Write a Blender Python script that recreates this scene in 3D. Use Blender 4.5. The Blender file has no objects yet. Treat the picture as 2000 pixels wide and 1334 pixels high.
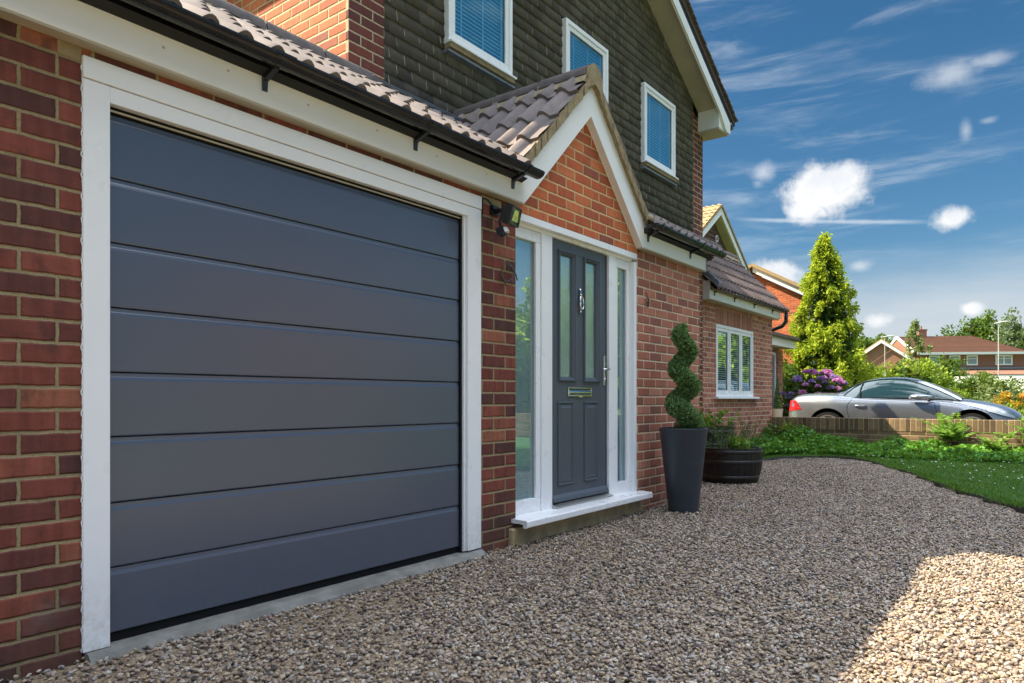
import bpy, math, random
import numpy as np
from mathutils import Vector, Matrix
R = math.radians
rng = np.random.default_rng(7)
random.seed(7)
scene = bpy.context.scene
COL = scene.collection

# ---------------------------------------------------------------- camera
CH = 0.922
cam_d = bpy.data.cameras.new('camera')
cam = bpy.data.objects.new('camera', cam_d); COL.objects.link(cam)
cam.location = (0, -2.7919, CH)
cam.rotation_euler = (R(90), 0, R(37.516 - 90))
cam_d.sensor_width = 36; cam_d.lens = 24.57; cam_d.shift_y = 0.0565
cam_d.clip_end = 3000; cam_d.clip_start = 0.02
scene.camera = cam

# ---------------------------------------------------------------- light
SUN = Vector((-0.44, 0.83, 1.0)).normalized()          # towards the sun
sd = bpy.data.lights.new('sun', 'SUN'); sd.energy = 3.4; sd.angle = R(0.5); sd.color = (1.0, 0.87, 0.64)
so = bpy.data.objects.new('sun', sd); COL.objects.link(so)
so.rotation_euler = SUN.to_track_quat('Z', 'Y').to_euler()
so.location = (-5, 10, 20)
scene.view_settings.view_transform = 'Standard'
scene.view_settings.look = 'None'
scene.view_settings.exposure = 2.05
scene.view_settings.gamma = 1.0
scene.cycles.max_bounces = 8
scene.cycles.transparent_max_bounces = 16
scene.cycles.caustics_reflective = False
scene.cycles.caustics_refractive = False

CLOUDS = [(0.2406, 0.2652, 0.0527, 0.034, 1.0), (0.2561, 0.2448, 0.0337, 0.019, 1.0), (0.2163, 0.2778, 0.0354, 0.0214, 1.0),
          (0.3101, 0.2946, 0.0193, 0.015, .62), (0.3161, 0.2836, 0.0103, 0.009, .35), (0.0899, 0.2168, 0.0246, 0.0159, .95), (0.0978, 0.3734, 0.034, 0.0139, .42),
          (0.0542, 0.381, 0.0245, 0.0067, .36), (0.0785, 0.312, 0.0082, 0.0155, .45), (0.0567, 0.3187, 0.0109, 0.0049, .3),
          (0.294, 0.160, 0.0368, 0.026, .85), (0.1926, 0.1689, 0.0152, 0.0076, .5), (0.1723, 0.0983, 0.0199, 0.0129, .9),
          (0.0719, 0.1084, 0.0132, 0.0085, .85)]
world = bpy.data.worlds.new('World'); scene.world = world; world.use_nodes = True

class NT:
    """tiny node-tree helper"""
    def __init__(s, tree): s.t = tree; s.n = tree.nodes; s.l = tree.links
    def node(s, typ, **kw):
        n = s.n.new(typ)
        for k, v in kw.items(): setattr(n, k, v)
        return n
    def put(s, sock, val):
        if hasattr(val, 'links') or isinstance(val, bpy.types.NodeSocket): s.l.new(val, sock)
        else: sock.default_value = val
    def math(s, op, a, b=None, c=None, clamp=False):
        n = s.node('ShaderNodeMath', operation=op); n.use_clamp = clamp
        s.put(n.inputs[0], a)
        if b is not None: s.put(n.inputs[1], b)
        if c is not None: s.put(n.inputs[2], c)
        return n.outputs[0]
    def sep(s, v):
        n = s.node('ShaderNodeSeparateXYZ'); s.put(n.inputs[0], v); return n.outputs
    def comb(s, x=0.0, y=0.0, z=0.0):
        n = s.node('ShaderNodeCombineXYZ')
        for i, q in enumerate((x, y, z)): s.put(n.inputs[i], q)
        return n.outputs[0]
    def noise(s, vec, scale=5, detail=4, rough=.55, dist=0.0, dims='3D'):
        n = s.node('ShaderNodeTexNoise'); n.noise_dimensions = dims
        s.put(n.inputs['Vector'], vec)
        n.inputs['Scale'].default_value = scale; n.inputs['Detail'].default_value = detail
        n.inputs['Roughness'].default_value = rough; n.inputs['Distortion'].default_value = dist
        return n.outputs['Fac']
    def mix(s, fac, a, b, blend='MIX'):
        n = s.node('ShaderNodeMix', data_type='RGBA', blend_type=blend)
        s.put(n.inputs[0], fac); s.put(n.inputs[6], a); s.put(n.inputs[7], b); return n.outputs[2]
    def ramp(s, fac, stops, interp='LINEAR'):
        n = s.node('ShaderNodeValToRGB'); n.color_ramp.interpolation = interp
        e = n.color_ramp.elements
        while len(e) < len(stops): e.new(0.5)
        for i, (p, c) in enumerate(stops):
            e[i].position = p; e[i].color = (c[0], c[1], c[2], 1) if hasattr(c, '__len__') else (c, c, c, 1)
        s.put(n.inputs[0], fac); return n.outputs[0]
    def smooth(s, v, lo, hi, a=0.0, b=1.0):
        n = s.node('ShaderNodeMapRange', interpolation_type='SMOOTHSTEP')
        s.put(n.inputs[0], v); n.inputs[1].default_value = lo; n.inputs[2].default_value = hi
        n.inputs[3].default_value = a; n.inputs[4].default_value = b; return n.outputs[0]
    def vscale(s, v, sx, sy, sz, rot=(0, 0, 0)):
        n = s.node('ShaderNodeMapping'); s.put(n.inputs[0], v)
        n.inputs['Scale'].default_value = (sx, sy, sz); n.inputs['Rotation'].default_value = rot; return n.outputs[0]
    def bump(s, h, strength=.5, dist=.01, normal=None):
        n = s.node('ShaderNodeBump'); s.put(n.inputs['Height'], h)
        n.inputs['Strength'].default_value = strength; n.inputs['Distance'].default_value = dist
        if normal is not None: s.put(n.inputs['Normal'], normal)
        return n.outputs[0]

def build_world():
    w = NT(world.node_tree); w.n.clear()
    out = w.node('ShaderNodeOutputWorld'); bg = w.node('ShaderNodeBackground')
    sky = w.node('ShaderNodeTexSky', sky_type='NISHITA'); sky.sun_disc = False
    sky.sun_elevation = math.asin(SUN.z); sky.sun_rotation = math.atan2(SUN.x, SUN.y)
    sky.air_density = 1.0; sky.dust_density = 0.6; sky.ozone_density = 3.2
    tc = w.node('ShaderNodeTexCoord').outputs['Generated']
    d = w.sep(tc)
    az = w.math('ARCTAN2', d[1], d[0]); el = w.math('ARCSINE', d[2])
    hs = w.node('ShaderNodeHueSaturation'); hs.inputs['Saturation'].default_value = 1.27; hs.inputs['Value'].default_value = 0.50
    hs.inputs['Hue'].default_value = 0.492
    w.put(hs.inputs['Color'], sky.outputs[0])
    c = hs.outputs[0]
    # thin high cirrus
    sp = w.comb(az, el, 0.0)
    st = w.noise(w.vscale(sp, 3.2, 21, 1, (0, 0, R(-9))), 1.5, 7, .62, .5)
    st2 = w.noise(w.vscale(sp, 2.0, 9, 1, (0, 0, R(-14))), 1.4, 5, .6)
    band = w.math('MULTIPLY', w.smooth(st, .44, .78), w.smooth(st2, .38, .70))
    white = (4.0, 4.3, 4.6, 1)
    c = w.mix(w.math('MULTIPLY', band, 0.62, clamp=True), c, white)
    # pale band of stratus low over the horizon
    n1 = w.noise(w.vscale(sp, 2, 12, 1), 2.0, 6, .6)
    low = w.math('MULTIPLY', w.smooth(w.math('ADD', el, w.math('MULTIPLY', n1, -.06)), .175, .055), w.smooth(n1, .15, .6, .70, .97))
    c = w.mix(low, c, (3.0, 3.3, 3.6, 1))
    # contrail
    cl = w.math('ABSOLUTE', w.math('SUBTRACT', el, w.math('MULTIPLY_ADD', w.math('SUBTRACT', az, .1165), .114, .2149)))
    tn = w.noise(w.vscale(sp, 60, 60, 1), 1.0, 4)
    tr = w.math('MULTIPLY', w.smooth(w.math('SUBTRACT', cl, w.math('MULTIPLY', tn, .0022)), .0030, -.0012), w.smooth(w.math('ABSOLUTE', w.math('SUBTRACT', az, .228)), .13, .06, 0, .50))
    c = w.mix(tr, c, white)
    # cumulus
    cn = w.noise(w.vscale(tc, 1, 1, 1, (.7, .2, 1.9)), 14, 6, .60, .25)
    cn2 = w.noise(tc, 36, 6, .64, .2)
    nn = w.math('MULTIPLY_ADD', cn2, 1.15, w.math('MULTIPLY', cn, 1.35))
    tot = None
    for a, e, ra, re, op in CLOUDS:
        ra, re = ra * 1.08, re * 1.08
        x = w.math('MULTIPLY', w.math('SUBTRACT', az, a), 1 / ra); y = w.math('MULTIPLY', w.math('SUBTRACT', el, e), 1 / re)
        r = w.math('SQRT', w.math('ADD', w.math('MULTIPLY', x, x), w.math('MULTIPLY', y, y)))
        v = w.math('SUBTRACT', w.math('ADD', r, nn), 1.20)
        soft = .62 if op > .8 else 1.1
        m = w.smooth(v, 1.0 + (0.12 if op > .8 else .15), 1.0 - soft, 0, op)
        tot = m if tot is None else w.math('MAXIMUM', tot, m)
    shade = w.mix(w.smooth(w.noise(tc, 22, 4), .3, .7), (4.1, 4.25, 4.5, 1), (5.2, 5.15, 5.05, 1))
    c = w.mix(tot, c, shade)
    # overbright bluish clouds added overhead, out of view, to lift the shaded fronts
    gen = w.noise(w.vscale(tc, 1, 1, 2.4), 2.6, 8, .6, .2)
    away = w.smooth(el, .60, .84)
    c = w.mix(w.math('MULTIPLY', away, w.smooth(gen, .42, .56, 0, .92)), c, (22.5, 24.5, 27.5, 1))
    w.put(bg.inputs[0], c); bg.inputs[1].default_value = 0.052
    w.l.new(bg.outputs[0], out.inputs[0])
build_world()

# ---------------------------------------------------------------- materials
def pmat(name, color=(.5, .5, .5), rough=.5, metal=0.0, spec=.5, **kw):
    m = bpy.data.materials.new(name); m.use_nodes = True
    b = m.node_tree.nodes['Principled BSDF']
    b.inputs['Base Color'].default_value = (*color, 1); b.inputs['Roughness'].default_value = rough
    b.inputs['Metallic'].default_value = metal; b.inputs['Specular IOR Level'].default_value = spec
    for k, v in kw.items(): b.inputs[k].default_value = v
    return m
def tree_of(m):
    n = NT(m.node_tree); n.b = m.node_tree.nodes['Principled BSDF']; return n
def wpos(n): return n.node('ShaderNodeNewGeometry').outputs['Position']

def brick_mat(name, axis, palette, mortar, bw=.2345, bh=.0789, mw=.0055, off=(0, 0), soldier=False, seed=0.0, bump=1.0, mottling=.5):
    m = pmat(name, rough=.85, spec=.2); n = tree_of(m)
    p = wpos(n); s = n.sep(p)
    u = {'x': s[0], 'y': s[1]}[axis[0]]; v = s[2]
    wob = n.noise(p, 26, 3, .6)
    wob2 = n.noise(n.vscale(p, 1, 1, 1, (1, 2, 3)), 19, 3, .6)
    u = n.math('ADD', u, n.math('MULTIPLY_ADD', wob, .010, off[0] - .005)); v = n.math('ADD', v, n.math('MULTIPLY_ADD', wob2, .009, off[1] - .0045))
    if soldier: u, v = v, u
    vr = n.math('MULTIPLY', v, 1 / bh); row = n.math('FLOOR', vr); fy = n.math('SUBTRACT', vr, row)
    odd = n.math('MULTIPLY', n.math('MODULO', n.math('ABSOLUTE', row), 2.0), 0.0 if soldier else .5)
    ur = n.math('ADD', n.math('MULTIPLY', u, 1 / bw), odd); col = n.math('FLOOR', ur); fx = n.math('SUBTRACT', ur, col)
    def edge(fr, size):   # distance to the brick edge in metres
        return n.math('MULTIPLY', n.math('MINIMUM', fr, n.math('SUBTRACT', 1.0, fr)), size)
    dist = n.math('MINIMUM', edge(fx, bw), edge(fy, bh))
    mask = n.smooth(dist, mw * .72, mw * 1.25)          # 1 on brick
    wn = n.node('ShaderNodeTexWhiteNoise', noise_dimensions='3D'); n.put(wn.inputs[0], n.comb(col, row, seed))
    col1 = n.ramp(wn.outputs['Value'], palette, 'LINEAR')
    wc = n.sep(wn.outputs['Color'])
    fine = n.noise(p, 55, 5, .65); big = n.noise(n.vscale(p, 1, 1, 2.5), 9, 4, .6)
    stripe = n.noise(n.comb(n.math('MULTIPLY', ur, 6.0), row, wc[1]), 1.0, 2)
    hv = n.node('ShaderNodeHueSaturation'); n.put(hv.inputs['Color'], col1)
    n.put(hv.inputs['Value'], n.math('ADD', n.math('MULTIPLY', n.math('SUBTRACT', stripe, .5), 1.1 * mottling), n.math('MULTIPLY_ADD', big, .7 * mottling, 1.0 - .35 * mottling)))
    c = n.mix(n.smooth(fine, .58, .76, 0, .45), hv.outputs[0], (.09, .042, .034, 1))
    c = n.mix(n.smooth(n.noise(n.comb(n.math('MULTIPLY', u, 14.0), n.math('MULTIPLY', v, 9.0), wc[0]), 1.0, 4, .65), .50, .72, 0, .55 * min(1, mottling * 1.5 - .2)), c, (.062, .034, .032, 1))
    c = n.mix(n.smooth(n.noise(p, 90, 2), .70, .78, 0, .5), c, (.34, .25, .19, 1))
    mc = n.mix(n.noise(p, 30, 5, .7), tuple(x * .55 for x in mortar) + (1,), tuple(min(1, x * 1.35) for x in mortar) + (1,))
    mc = n.mix(n.smooth(n.noise(p, 150, 2, .7), .52, .66, 0, .6), mc, (mortar[0] * .38, mortar[1] * .36, mortar[2] * .32, 1))
    mc = n.mix(n.smooth(n.noise(p, 3.1, 4), .48, .72, 0, .55), mc, (mortar[0] * .35, mortar[1] * .36, mortar[2] * .30, 1))
    c = n.mix(mask, mc, c)
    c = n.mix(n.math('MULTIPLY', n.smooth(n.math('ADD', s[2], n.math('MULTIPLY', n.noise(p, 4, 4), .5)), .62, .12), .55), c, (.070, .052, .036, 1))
    # efflorescence / dirt
    c = n.mix(n.smooth(n.noise(p, 1.7, 5, .65), .62, .85, 0, .35), c, (.30, .25, .21, 1))
    n.put(n.b.inputs['Base Color'], c)
    h = n.math('ADD', n.smooth(dist, mw * .4, mw * 2.0), n.math('MULTIPLY', fine, .35))
    h = n.math('ADD', h, n.math('MULTIPLY', wc[2], .25))
    n.put(n.b.inputs['Normal'], n.bump(h, .85 * bump, .006))
    n.put(n.b.inputs['Roughness'], n.math('MULTIPLY_ADD', fine, .3, .6))
    return m
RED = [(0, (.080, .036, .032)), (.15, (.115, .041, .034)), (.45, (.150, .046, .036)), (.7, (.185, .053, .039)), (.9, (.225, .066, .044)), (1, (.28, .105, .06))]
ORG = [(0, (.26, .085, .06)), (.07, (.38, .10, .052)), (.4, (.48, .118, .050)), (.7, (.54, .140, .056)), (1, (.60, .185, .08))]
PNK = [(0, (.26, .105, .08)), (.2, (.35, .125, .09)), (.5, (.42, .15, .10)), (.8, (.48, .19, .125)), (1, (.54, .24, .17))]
MORT = (.34, .27, .17)
M = {}
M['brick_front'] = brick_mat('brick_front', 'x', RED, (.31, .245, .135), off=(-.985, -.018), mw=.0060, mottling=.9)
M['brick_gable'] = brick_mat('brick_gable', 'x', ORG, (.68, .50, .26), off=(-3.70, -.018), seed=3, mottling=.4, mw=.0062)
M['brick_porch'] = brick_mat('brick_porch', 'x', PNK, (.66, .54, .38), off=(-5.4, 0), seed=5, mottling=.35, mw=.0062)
M['brick_side'] = brick_mat('brick_side', 'y', ORG, (.60, .48, .28), off=(-1.3, -.02), seed=8, mw=.0062)
M['brick_pier'] = brick_mat('brick_pier', 'x', RED, (.52, .42, .27), off=(-3.35, -.02), seed=9, mw=.0062)
M['brick_ext'] = brick_mat('brick_ext', 'x', PNK, (.68, .56, .38), off=(-10.0, 0), seed=12, mottling=.5, mw=.0066)
M['brick_soldier'] = brick_mat('brick_soldier', 'x', PNK, (.42, .31, .19), soldier=True, off=(0, -2.13), seed=14, bw=.26)
M['brick_neighbour_x'] = brick_mat('brick_neighbour_x', 'x', PNK, (.42, .31, .19), seed=15)
M['brick_neighbour_y'] = brick_mat('brick_neighbour_y', 'y', ORG, (.45, .33, .2), seed=16)
WALLP = [(0, (.10, .065, .042)), (.5, (.18, .120, .072)), (1, (.26, .175, .10))]
M['brick_wall_low'] = brick_mat('brick_wall_low', 'y', WALLP, (.42, .33, .18), seed=17)
M['brick_wall_cap'] = brick_mat('brick_wall_cap', 'y', WALLP, (.45, .36, .2), soldier=True, off=(0, -.375), bw=.26, seed=18)
M['brick_far'] = pmat('brick_far', (.27, .13, .09), .9)

def noisy(name, c1, c2, scale=6, rough=.6, detail=5, bumpd=0.0, bscale=40, **kw):
    m = pmat(name, c1, rough, **kw); n = tree_of(m); p = wpos(n)
    f = n.noise(p, scale, detail, .6)
    n.put(n.b.inputs['Base Color'], n.mix(n.smooth(f, .3, .7), (*c1, 1), (*c2, 1)))
    if bumpd: n.put(n.b.inputs['Normal'], n.bump(n.noise(p, bscale, 5, .65), .7, bumpd))
    n.put(n.b.inputs['Roughness'], n.math('MULTIPLY_ADD', n.noise(p, scale * 3, 3), .2, rough - .1))
    return m
M['upvc'] = noisy('upvc', (.88, .89, .90), (.84, .85, .87), 2.2, .30, bumpd=.0006, bscale=7)
def splash(m, amt, col=(.36, .29, .20, 1)):
    n = tree_of(m); p = wpos(n); z = n.sep(p)[2]; src = n.b.inputs['Base Color'].links[0].from_socket
    k = n.math('MULTIPLY', n.smooth(n.math('ADD', z, n.math('MULTIPLY', n.noise(p, 11, 5, .7), .55)), .62, .18), n.smooth(n.noise(p, 48, 4, .7), .38, .66, .25, 1))
    n.put(n.b.inputs['Base Color'], n.mix(n.math('MULTIPLY', k, amt), src, col))
splash(M['upvc'], .42)
M['fascia'] = noisy('fascia', (.88, .88, .87), (.82, .82, .80), 1.6, .34, bumpd=.0008, bscale=4)
M['soffit'] = noisy('soffit', (.52, .47, .36), (.44, .40, .31), 3, .6)
M['black_plastic'] = noisy('black_plastic', (.012, .013, .015), (.02, .021, .024), 9, .22, bumpd=.0004)
M['gutter'] = noisy('gutter', (.012, .013, .016), (.024, .026, .026), 5, .2, bumpd=.0006, bscale=12)
M['ridge_tile'] = noisy('ridge_tile', (.085, .070, .068), (.13, .105, .095), 14, .8, bumpd=.003, bscale=60)
M['bedding'] = noisy('bedding', (.36, .28, .16), (.23, .18, .11), 11, .95, bumpd=.010, bscale=28)
M['lead'] = noisy('lead', (.13, .16, .20), (.20, .23, .27), 8, .5, bumpd=.004, bscale=14)
M['concrete'] = noisy('concrete', (.23, .22, .20), (.14, .135, .12), 9, .9, bumpd=.004, bscale=70)
M['kerb'] = noisy('kerb', (.44, .34, .18), (.26, .21, .12), 7, .95, bumpd=.006, bscale=30)
M['rubber'] = pmat('rubber', (.010, .010, .011), .8, 0, .12)
M['tyre'] = pmat('tyre', (.014, .014, .014), .9, 0, .06)
M['post_grey'] = pmat('post_grey', (.20, .20, .19), .6)
M['chrome'] = pmat('chrome', (.78, .78, .76), .12, 1.0)
M['steel'] = pmat('steel', (.55, .55, .54), .35, 1.0)
M['wood_black'] = noisy('wood_black', (.007, .006, .006), (.018, .015, .014), 12, .45, bumpd=.003, bscale=25)
M['soil'] = noisy('soil', (.035, .025, .018), (.07, .05, .035), 20, 1.0, bumpd=.01)
M['bark'] = noisy('bark', (.09, .065, .045), (.16, .12, .08), 9, .95, bumpd=.01, bscale=30)

def garage_mat():
    m = pmat('anthracite_steel', (.050, .062, .088), .27, 0.0, .6); n = tree_of(m); p = wpos(n)
    n.put(n.b.inputs['Base Color'], n.mix(n.noise(p, 1.3, 3), (.060, .078, .118, 1), (.068, .088, .130, 1)))
    h = n.math('ADD', n.math('MULTIPLY', n.noise(p, 1.8, 2), 1.0), n.math('MULTIPLY', n.noise(n.vscale(p, 1, 1, 1), 900, 2), .008))
    n.put(n.b.inputs['Normal'], n.bump(h, .35, .006))
    n.put(n.b.inputs['Roughness'], n.math('MULTIPLY_ADD', n.noise(p, 2.3, 4), .08, .25))
    n.b.inputs['Coat Weight'].default_value = .75; n.b.inputs['Coat Roughness'].default_value = .30
    return m
M['garage'] = garage_mat(); splash(M['garage'], .16, (.20, .17, .13, 1))
def door_mat():
    m = pmat('woodgrain_grey', (.055, .068, .085), .38); n = tree_of(m); p = wpos(n)
    g = n.noise(n.vscale(p, 60, 60, 3.5), 1.0, 5, .6, .6)
    n.put(n.b.inputs['Base Color'], n.mix(g, (.068, .082, .102, 1), (.088, .104, .128, 1)))
    n.put(n.b.inputs['Normal'], n.bump(g, .25, .002)); return m
M['door'] = door_mat()

def glass_mat(name, tint=(.75, .85, .85), refl=.35, rough=.0, wavy=0.0, fm=1.3):
    m = bpy.data.materials.new(name); m.use_nodes = True; n = NT(m.node_tree); n.n.clear()
    out = n.node('ShaderNodeOutputMaterial'); tr = n.node('ShaderNodeBsdfTransparent'); gl = n.node('ShaderNodeBsdfGlossy')
    tr.inputs[0].default_value = (*tint, 1); gl.inputs['Color'].default_value = (.80, .94, 1, 1); gl.inputs['Roughness'].default_value = rough
    lw = n.node('ShaderNodeFresnel'); n.put(lw.inputs[0], n.math('MULTIPLY_ADD', n.node('ShaderNodeNewGeometry').outputs['Backfacing'], -.83333, 1.5))
    fac = n.math('MULTIPLY_ADD', lw.outputs[0], fm, refl, clamp=True)
    p = wpos(n)
    nm = n.bump(n.noise(p, 2.2 if not wavy else 22, 2 if not wavy else 3), .25 if not wavy else wavy, .006 if not wavy else .01)
    n.put(gl.inputs['Normal'], nm)
    mx = n.node('ShaderNodeMixShader'); n.put(mx.inputs[0], fac); n.l.new(tr.outputs[0], mx.inputs[1]); n.l.new(gl.outputs[0], mx.inputs[2])
    n.l.new(mx.outputs[0], out.inputs[0]); return m
M['glass'] = glass_mat('glass', (.70, .92, 1.0), .08, fm=.9)
M['glass_clear'] = glass_mat('glass_clear', (.92, .97, .97), .14, fm=1.0)
M['glass_door'] = glass_mat('glass_door', (.94, .98, .98), .15, .06, .3, fm=1.0)
M['frosted'] = noisy('frosted', (.52, .64, .64), (.44, .54, .55), 5, .4)
M['frosted_pale'] = noisy('frosted_pale', (.74, .84, .84), (.58, .70, .70), 9, .5)
M['frosted_dark'] = noisy('frosted_dark', (.36, .46, .48), (.28, .36, .38), 5, .4)
M['dark_room'] = pmat('dark_room', (.02, .022, .024), .9)
M['blind'] = pmat('blind', (.34, .50, .62), .5)
M['blind_slat'] = pmat('blind_slat', (.85, .88, .90), .45)

def tile_mat(name, a, b, moss=(.10, .10, .055), lich=0.0):
    m = pmat(name, a, .85, 0, .25); n = tree_of(m); p = wpos(n)
    geo = n.node('ShaderNodeNewGeometry'); ri = geo.outputs['Random Per Island']
    c = n.mix(ri, (*a, 1), (*b, 1))
    c = n.mix(n.smooth(n.noise(p, 7, 5, .65), .45, .75, 0, .5), c, tuple(x * .55 for x in a) + (1,))
    c = n.mix(n.smooth(n.noise(p, 13, 4, .6), .66, .80, 0, .5), c, (*moss, 1))
    if lich: c = n.mix(n.smooth(n.noise(p, 26, 3, .6), .70, .74, 0, lich), c, (.5, .48, .42, 1))
    n.put(n.b.inputs['Base Color'], c)
    n.put(n.b.inputs['Normal'], n.bump(n.noise(p, 120, 4, .7), .6, .002)); return m
M['roof_tile'] = tile_mat('roof_tile', (.165, .138, .132), (.235, .195, .18))
M['roof_tile_brown'] = tile_mat('roof_tile_brown', (.115, .085, .080), (.16, .12, .11), lich=.9)
M['roof_tile_lichen'] = tile_mat('roof_tile_lichen', (.42, .30, .14), (.30, .22, .13), (.45, .36, .12))
M['roof_tile_red'] = tile_mat('roof_tile_red', (.27, .15, .105), (.21, .115, .08))
def wall_tile_mat():
    m = pmat('wall_tile', (.06, .06, .05), .8, 0, .3); n = tree_of(m); p = wpos(n)
    ri = n.node('ShaderNodeNewGeometry').outputs['Random Per Island']
    c = n.ramp(ri, [(0, (.085, .077, .066)), (.5, (.112, .102, .088)), (1, (.150, .137, .118))])
    st = n.noise(n.vscale(p, 55, 55, 5), 1.0, 4, .6)
    c = n.mix(n.smooth(st, .45, .8, 0, .55), c, (.13, .12, .09, 1))
    c = n.mix(n.smooth(n.noise(p, 5, 5, .7), .58, .78, 0, .5), c, (.19, .19, .16, 1))
    n.put(n.b.inputs['Base Color'], c); n.put(n.b.inputs['Normal'], n.bump(st, .25, .0012)); return m
M['wall_tile'] = wall_tile_mat()
M['tile_joint'] = noisy('tile_joint', (.40, .36, .25), (.18, .16, .115), 22, .95)
M['wall_tile_brown'] = noisy('wall_tile_brown', (.10, .055, .045), (.14, .075, .06), 3, .85)

def leaf_mat(name, cols, nscale=2.0, trans=.35, rough=.55):
    m = bpy.data.materials.new(name); m.use_nodes = True; n = NT(m.node_tree); n.n.clear()
    out = n.node('ShaderNodeOutputMaterial'); geo = n.node('ShaderNodeNewGeometry'); p = geo.outputs['Position']
    f = n.math('ADD', n.math('MULTIPLY', geo.outputs['Random Per Island'], .55), n.math('MULTIPLY', n.smooth(n.noise(p, nscale, 4, .6), .3, .7), .45))
    k = len(cols); c = n.ramp(f, [(i / (k - 1), q) for i, q in enumerate(cols)])
    pb = n.node('ShaderNodeBsdfPrincipled'); n.put(pb.inputs['Base Color'], c); pb.inputs['Roughness'].default_value = rough; pb.inputs['Specular IOR Level'].default_value = .25
    tl = n.node('ShaderNodeBsdfTranslucent'); n.put(tl.inputs[0], n.mix(.5, c, (.30, .34, .02, 1)))
    mx = n.node('ShaderNodeMixShader'); mx.inputs[0].default_value = trans
    n.l.new(pb.outputs[0], mx.inputs[1]); n.l.new(tl.outputs[0], mx.inputs[2]); n.l.new(mx.outputs[0], out.inputs[0]); return m
M['leaf_conifer'] = leaf_mat('leaf_conifer', [(.12, .23, .022), (.28, .40, .034), (.48, .57, .04), (.66, .70, .07)], 3.6, .5)
M['leaf_box'] = leaf_mat('leaf_box', [(.05, .11, .04), (.11, .21, .075), (.20, .34, .13), (.34, .48, .22)], 30, .2, .4)
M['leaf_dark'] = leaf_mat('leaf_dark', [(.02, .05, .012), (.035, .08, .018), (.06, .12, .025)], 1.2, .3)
M['leaf_mid'] = leaf_mat('leaf_mid', [(.035, .08, .015), (.07, .15, .022), (.13, .22, .035)], 1.2, .3)
M['leaf_lime'] = leaf_mat('leaf_lime', [(.09, .18, .018), (.22, .34, .03), (.40, .50, .06)], 1.6, .35)
M['leaf_pale'] = leaf_mat('leaf_pale', [(.08, .13, .04), (.17, .24, .09), (.42, .46, .28)], 3, .3)
M['leaf_pale2'] = leaf_mat('leaf_pale2', [(.07, .12, .04), (.15, .22, .08), (.26, .34, .13)], 3, .4)
M['leaf_orange'] = leaf_mat('leaf_orange', [(.22, .20, .02), (.50, .30, .02), (.62, .22, .05)], 3, .3)
M['leaf_fern'] = leaf_mat('leaf_fern', [(.06, .15, .02), (.14, .30, .04), (.26, .42, .07)], 5, .4)
M['leaf_ivy'] = leaf_mat('leaf_ivy', [(.03, .12, .016), (.08, .25, .03), (.20, .42, .05)], 2.5, .3)
M['leaf_grey'] = leaf_mat('leaf_grey', [(.06, .10, .06), (.12, .18, .10), (.20, .25, .15)], 8, .3)
M['grass_blade'] = leaf_mat('grass_blade', [(.045, .13, .020), (.085, .22, .030), (.15, .31, .05)], 1.4, .3)
M['petal_pink'] = leaf_mat('petal_pink', [(.50, .16, .50), (.66, .26, .64), (.78, .40, .72)], 3, .3)
M['petal_violet'] = leaf_mat('petal_violet', [(.26, .14, .48), (.38, .24, .62), (.50, .36, .72)], 3, .3)
M['daisy'] = pmat('daisy', (.8, .8, .76), .7)
M['lawn_soil'] = noisy('lawn_soil', (.030, .085, .018), (.045, .11, .022), 5, .95, bumpd=.02, bscale=60)
M['far_grass'] = noisy('far_grass', (.07, .13, .03), (.10, .16, .04), 1.2, .95)
M['asphalt'] = noisy('asphalt', (.055, .055, .058), (.08, .08, .08), 4, .95, bumpd=.004, bscale=90)
M['paving'] = noisy('paving', (.26, .22, .18), (.19, .165, .14), 3, .9)

PEB = [(0, (.060, .048, .040)), (.12, (.140, .108, .084)), (.26, (.24, .180, .135)), (.40, (.36, .262, .165)), (.52, (.32, .28, .255)), (.66, (.41, .315, .22)), (.80, (.26, .178, .135)), (.92, (.47, .41, .335))]
def pebble_mat():
    m = pmat('pebble', rough=.55, spec=.38); n = tree_of(m)
    oi = n.node('ShaderNodeObjectInfo'); r = oi.outputs['Random']
    c = n.ramp(r, PEB, 'CONSTANT')
    tc = n.node('ShaderNodeTexCoord').outputs['Object']
    c = n.mix(n.smooth(n.noise(wpos(n), 180, 3, .6), .4, .75, 0, .35), c, (.16, .12, .09, 1))
    n.put(n.b.inputs['Base Color'], c); return m
M['pebble'] = pebble_mat()
def gravel_base_mat():
    m = pmat('gravel_base', rough=.9); n = tree_of(m); p = wpos(n)
    vo = n.node('ShaderNodeTexVoronoi'); n.put(vo.inputs['Vector'], p); vo.inputs['Scale'].default_value = 55
    wn = n.node('ShaderNodeTexWhiteNoise'); n.put(wn.inputs[0], vo.outputs['Color'])
    c = n.ramp(wn.outputs['Value'], PEB, 'LINEAR')
    c = n.mix(n.smooth(vo.outputs['Distance'], .25, .6, 0, .9), c, (.13, .09, .055, 1))
    c = n.mix(n.smooth(n.noise(p, 45, 4), .40, .60, .25, .8), c, (.26, .19, .115, 1))
    n.put(n.b.inputs['Base Color'], c)
    n.put(n.b.inputs['Normal'], n.bump(vo.outputs['Distance'], .9, -.012)); return m
M['gravel_base'] = gravel_base_mat()
M['sand'] = noisy('sand', (.24, .17, .10), (.15, .11, .07), 14, 1.0, bumpd=.008, bscale=120)

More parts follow.
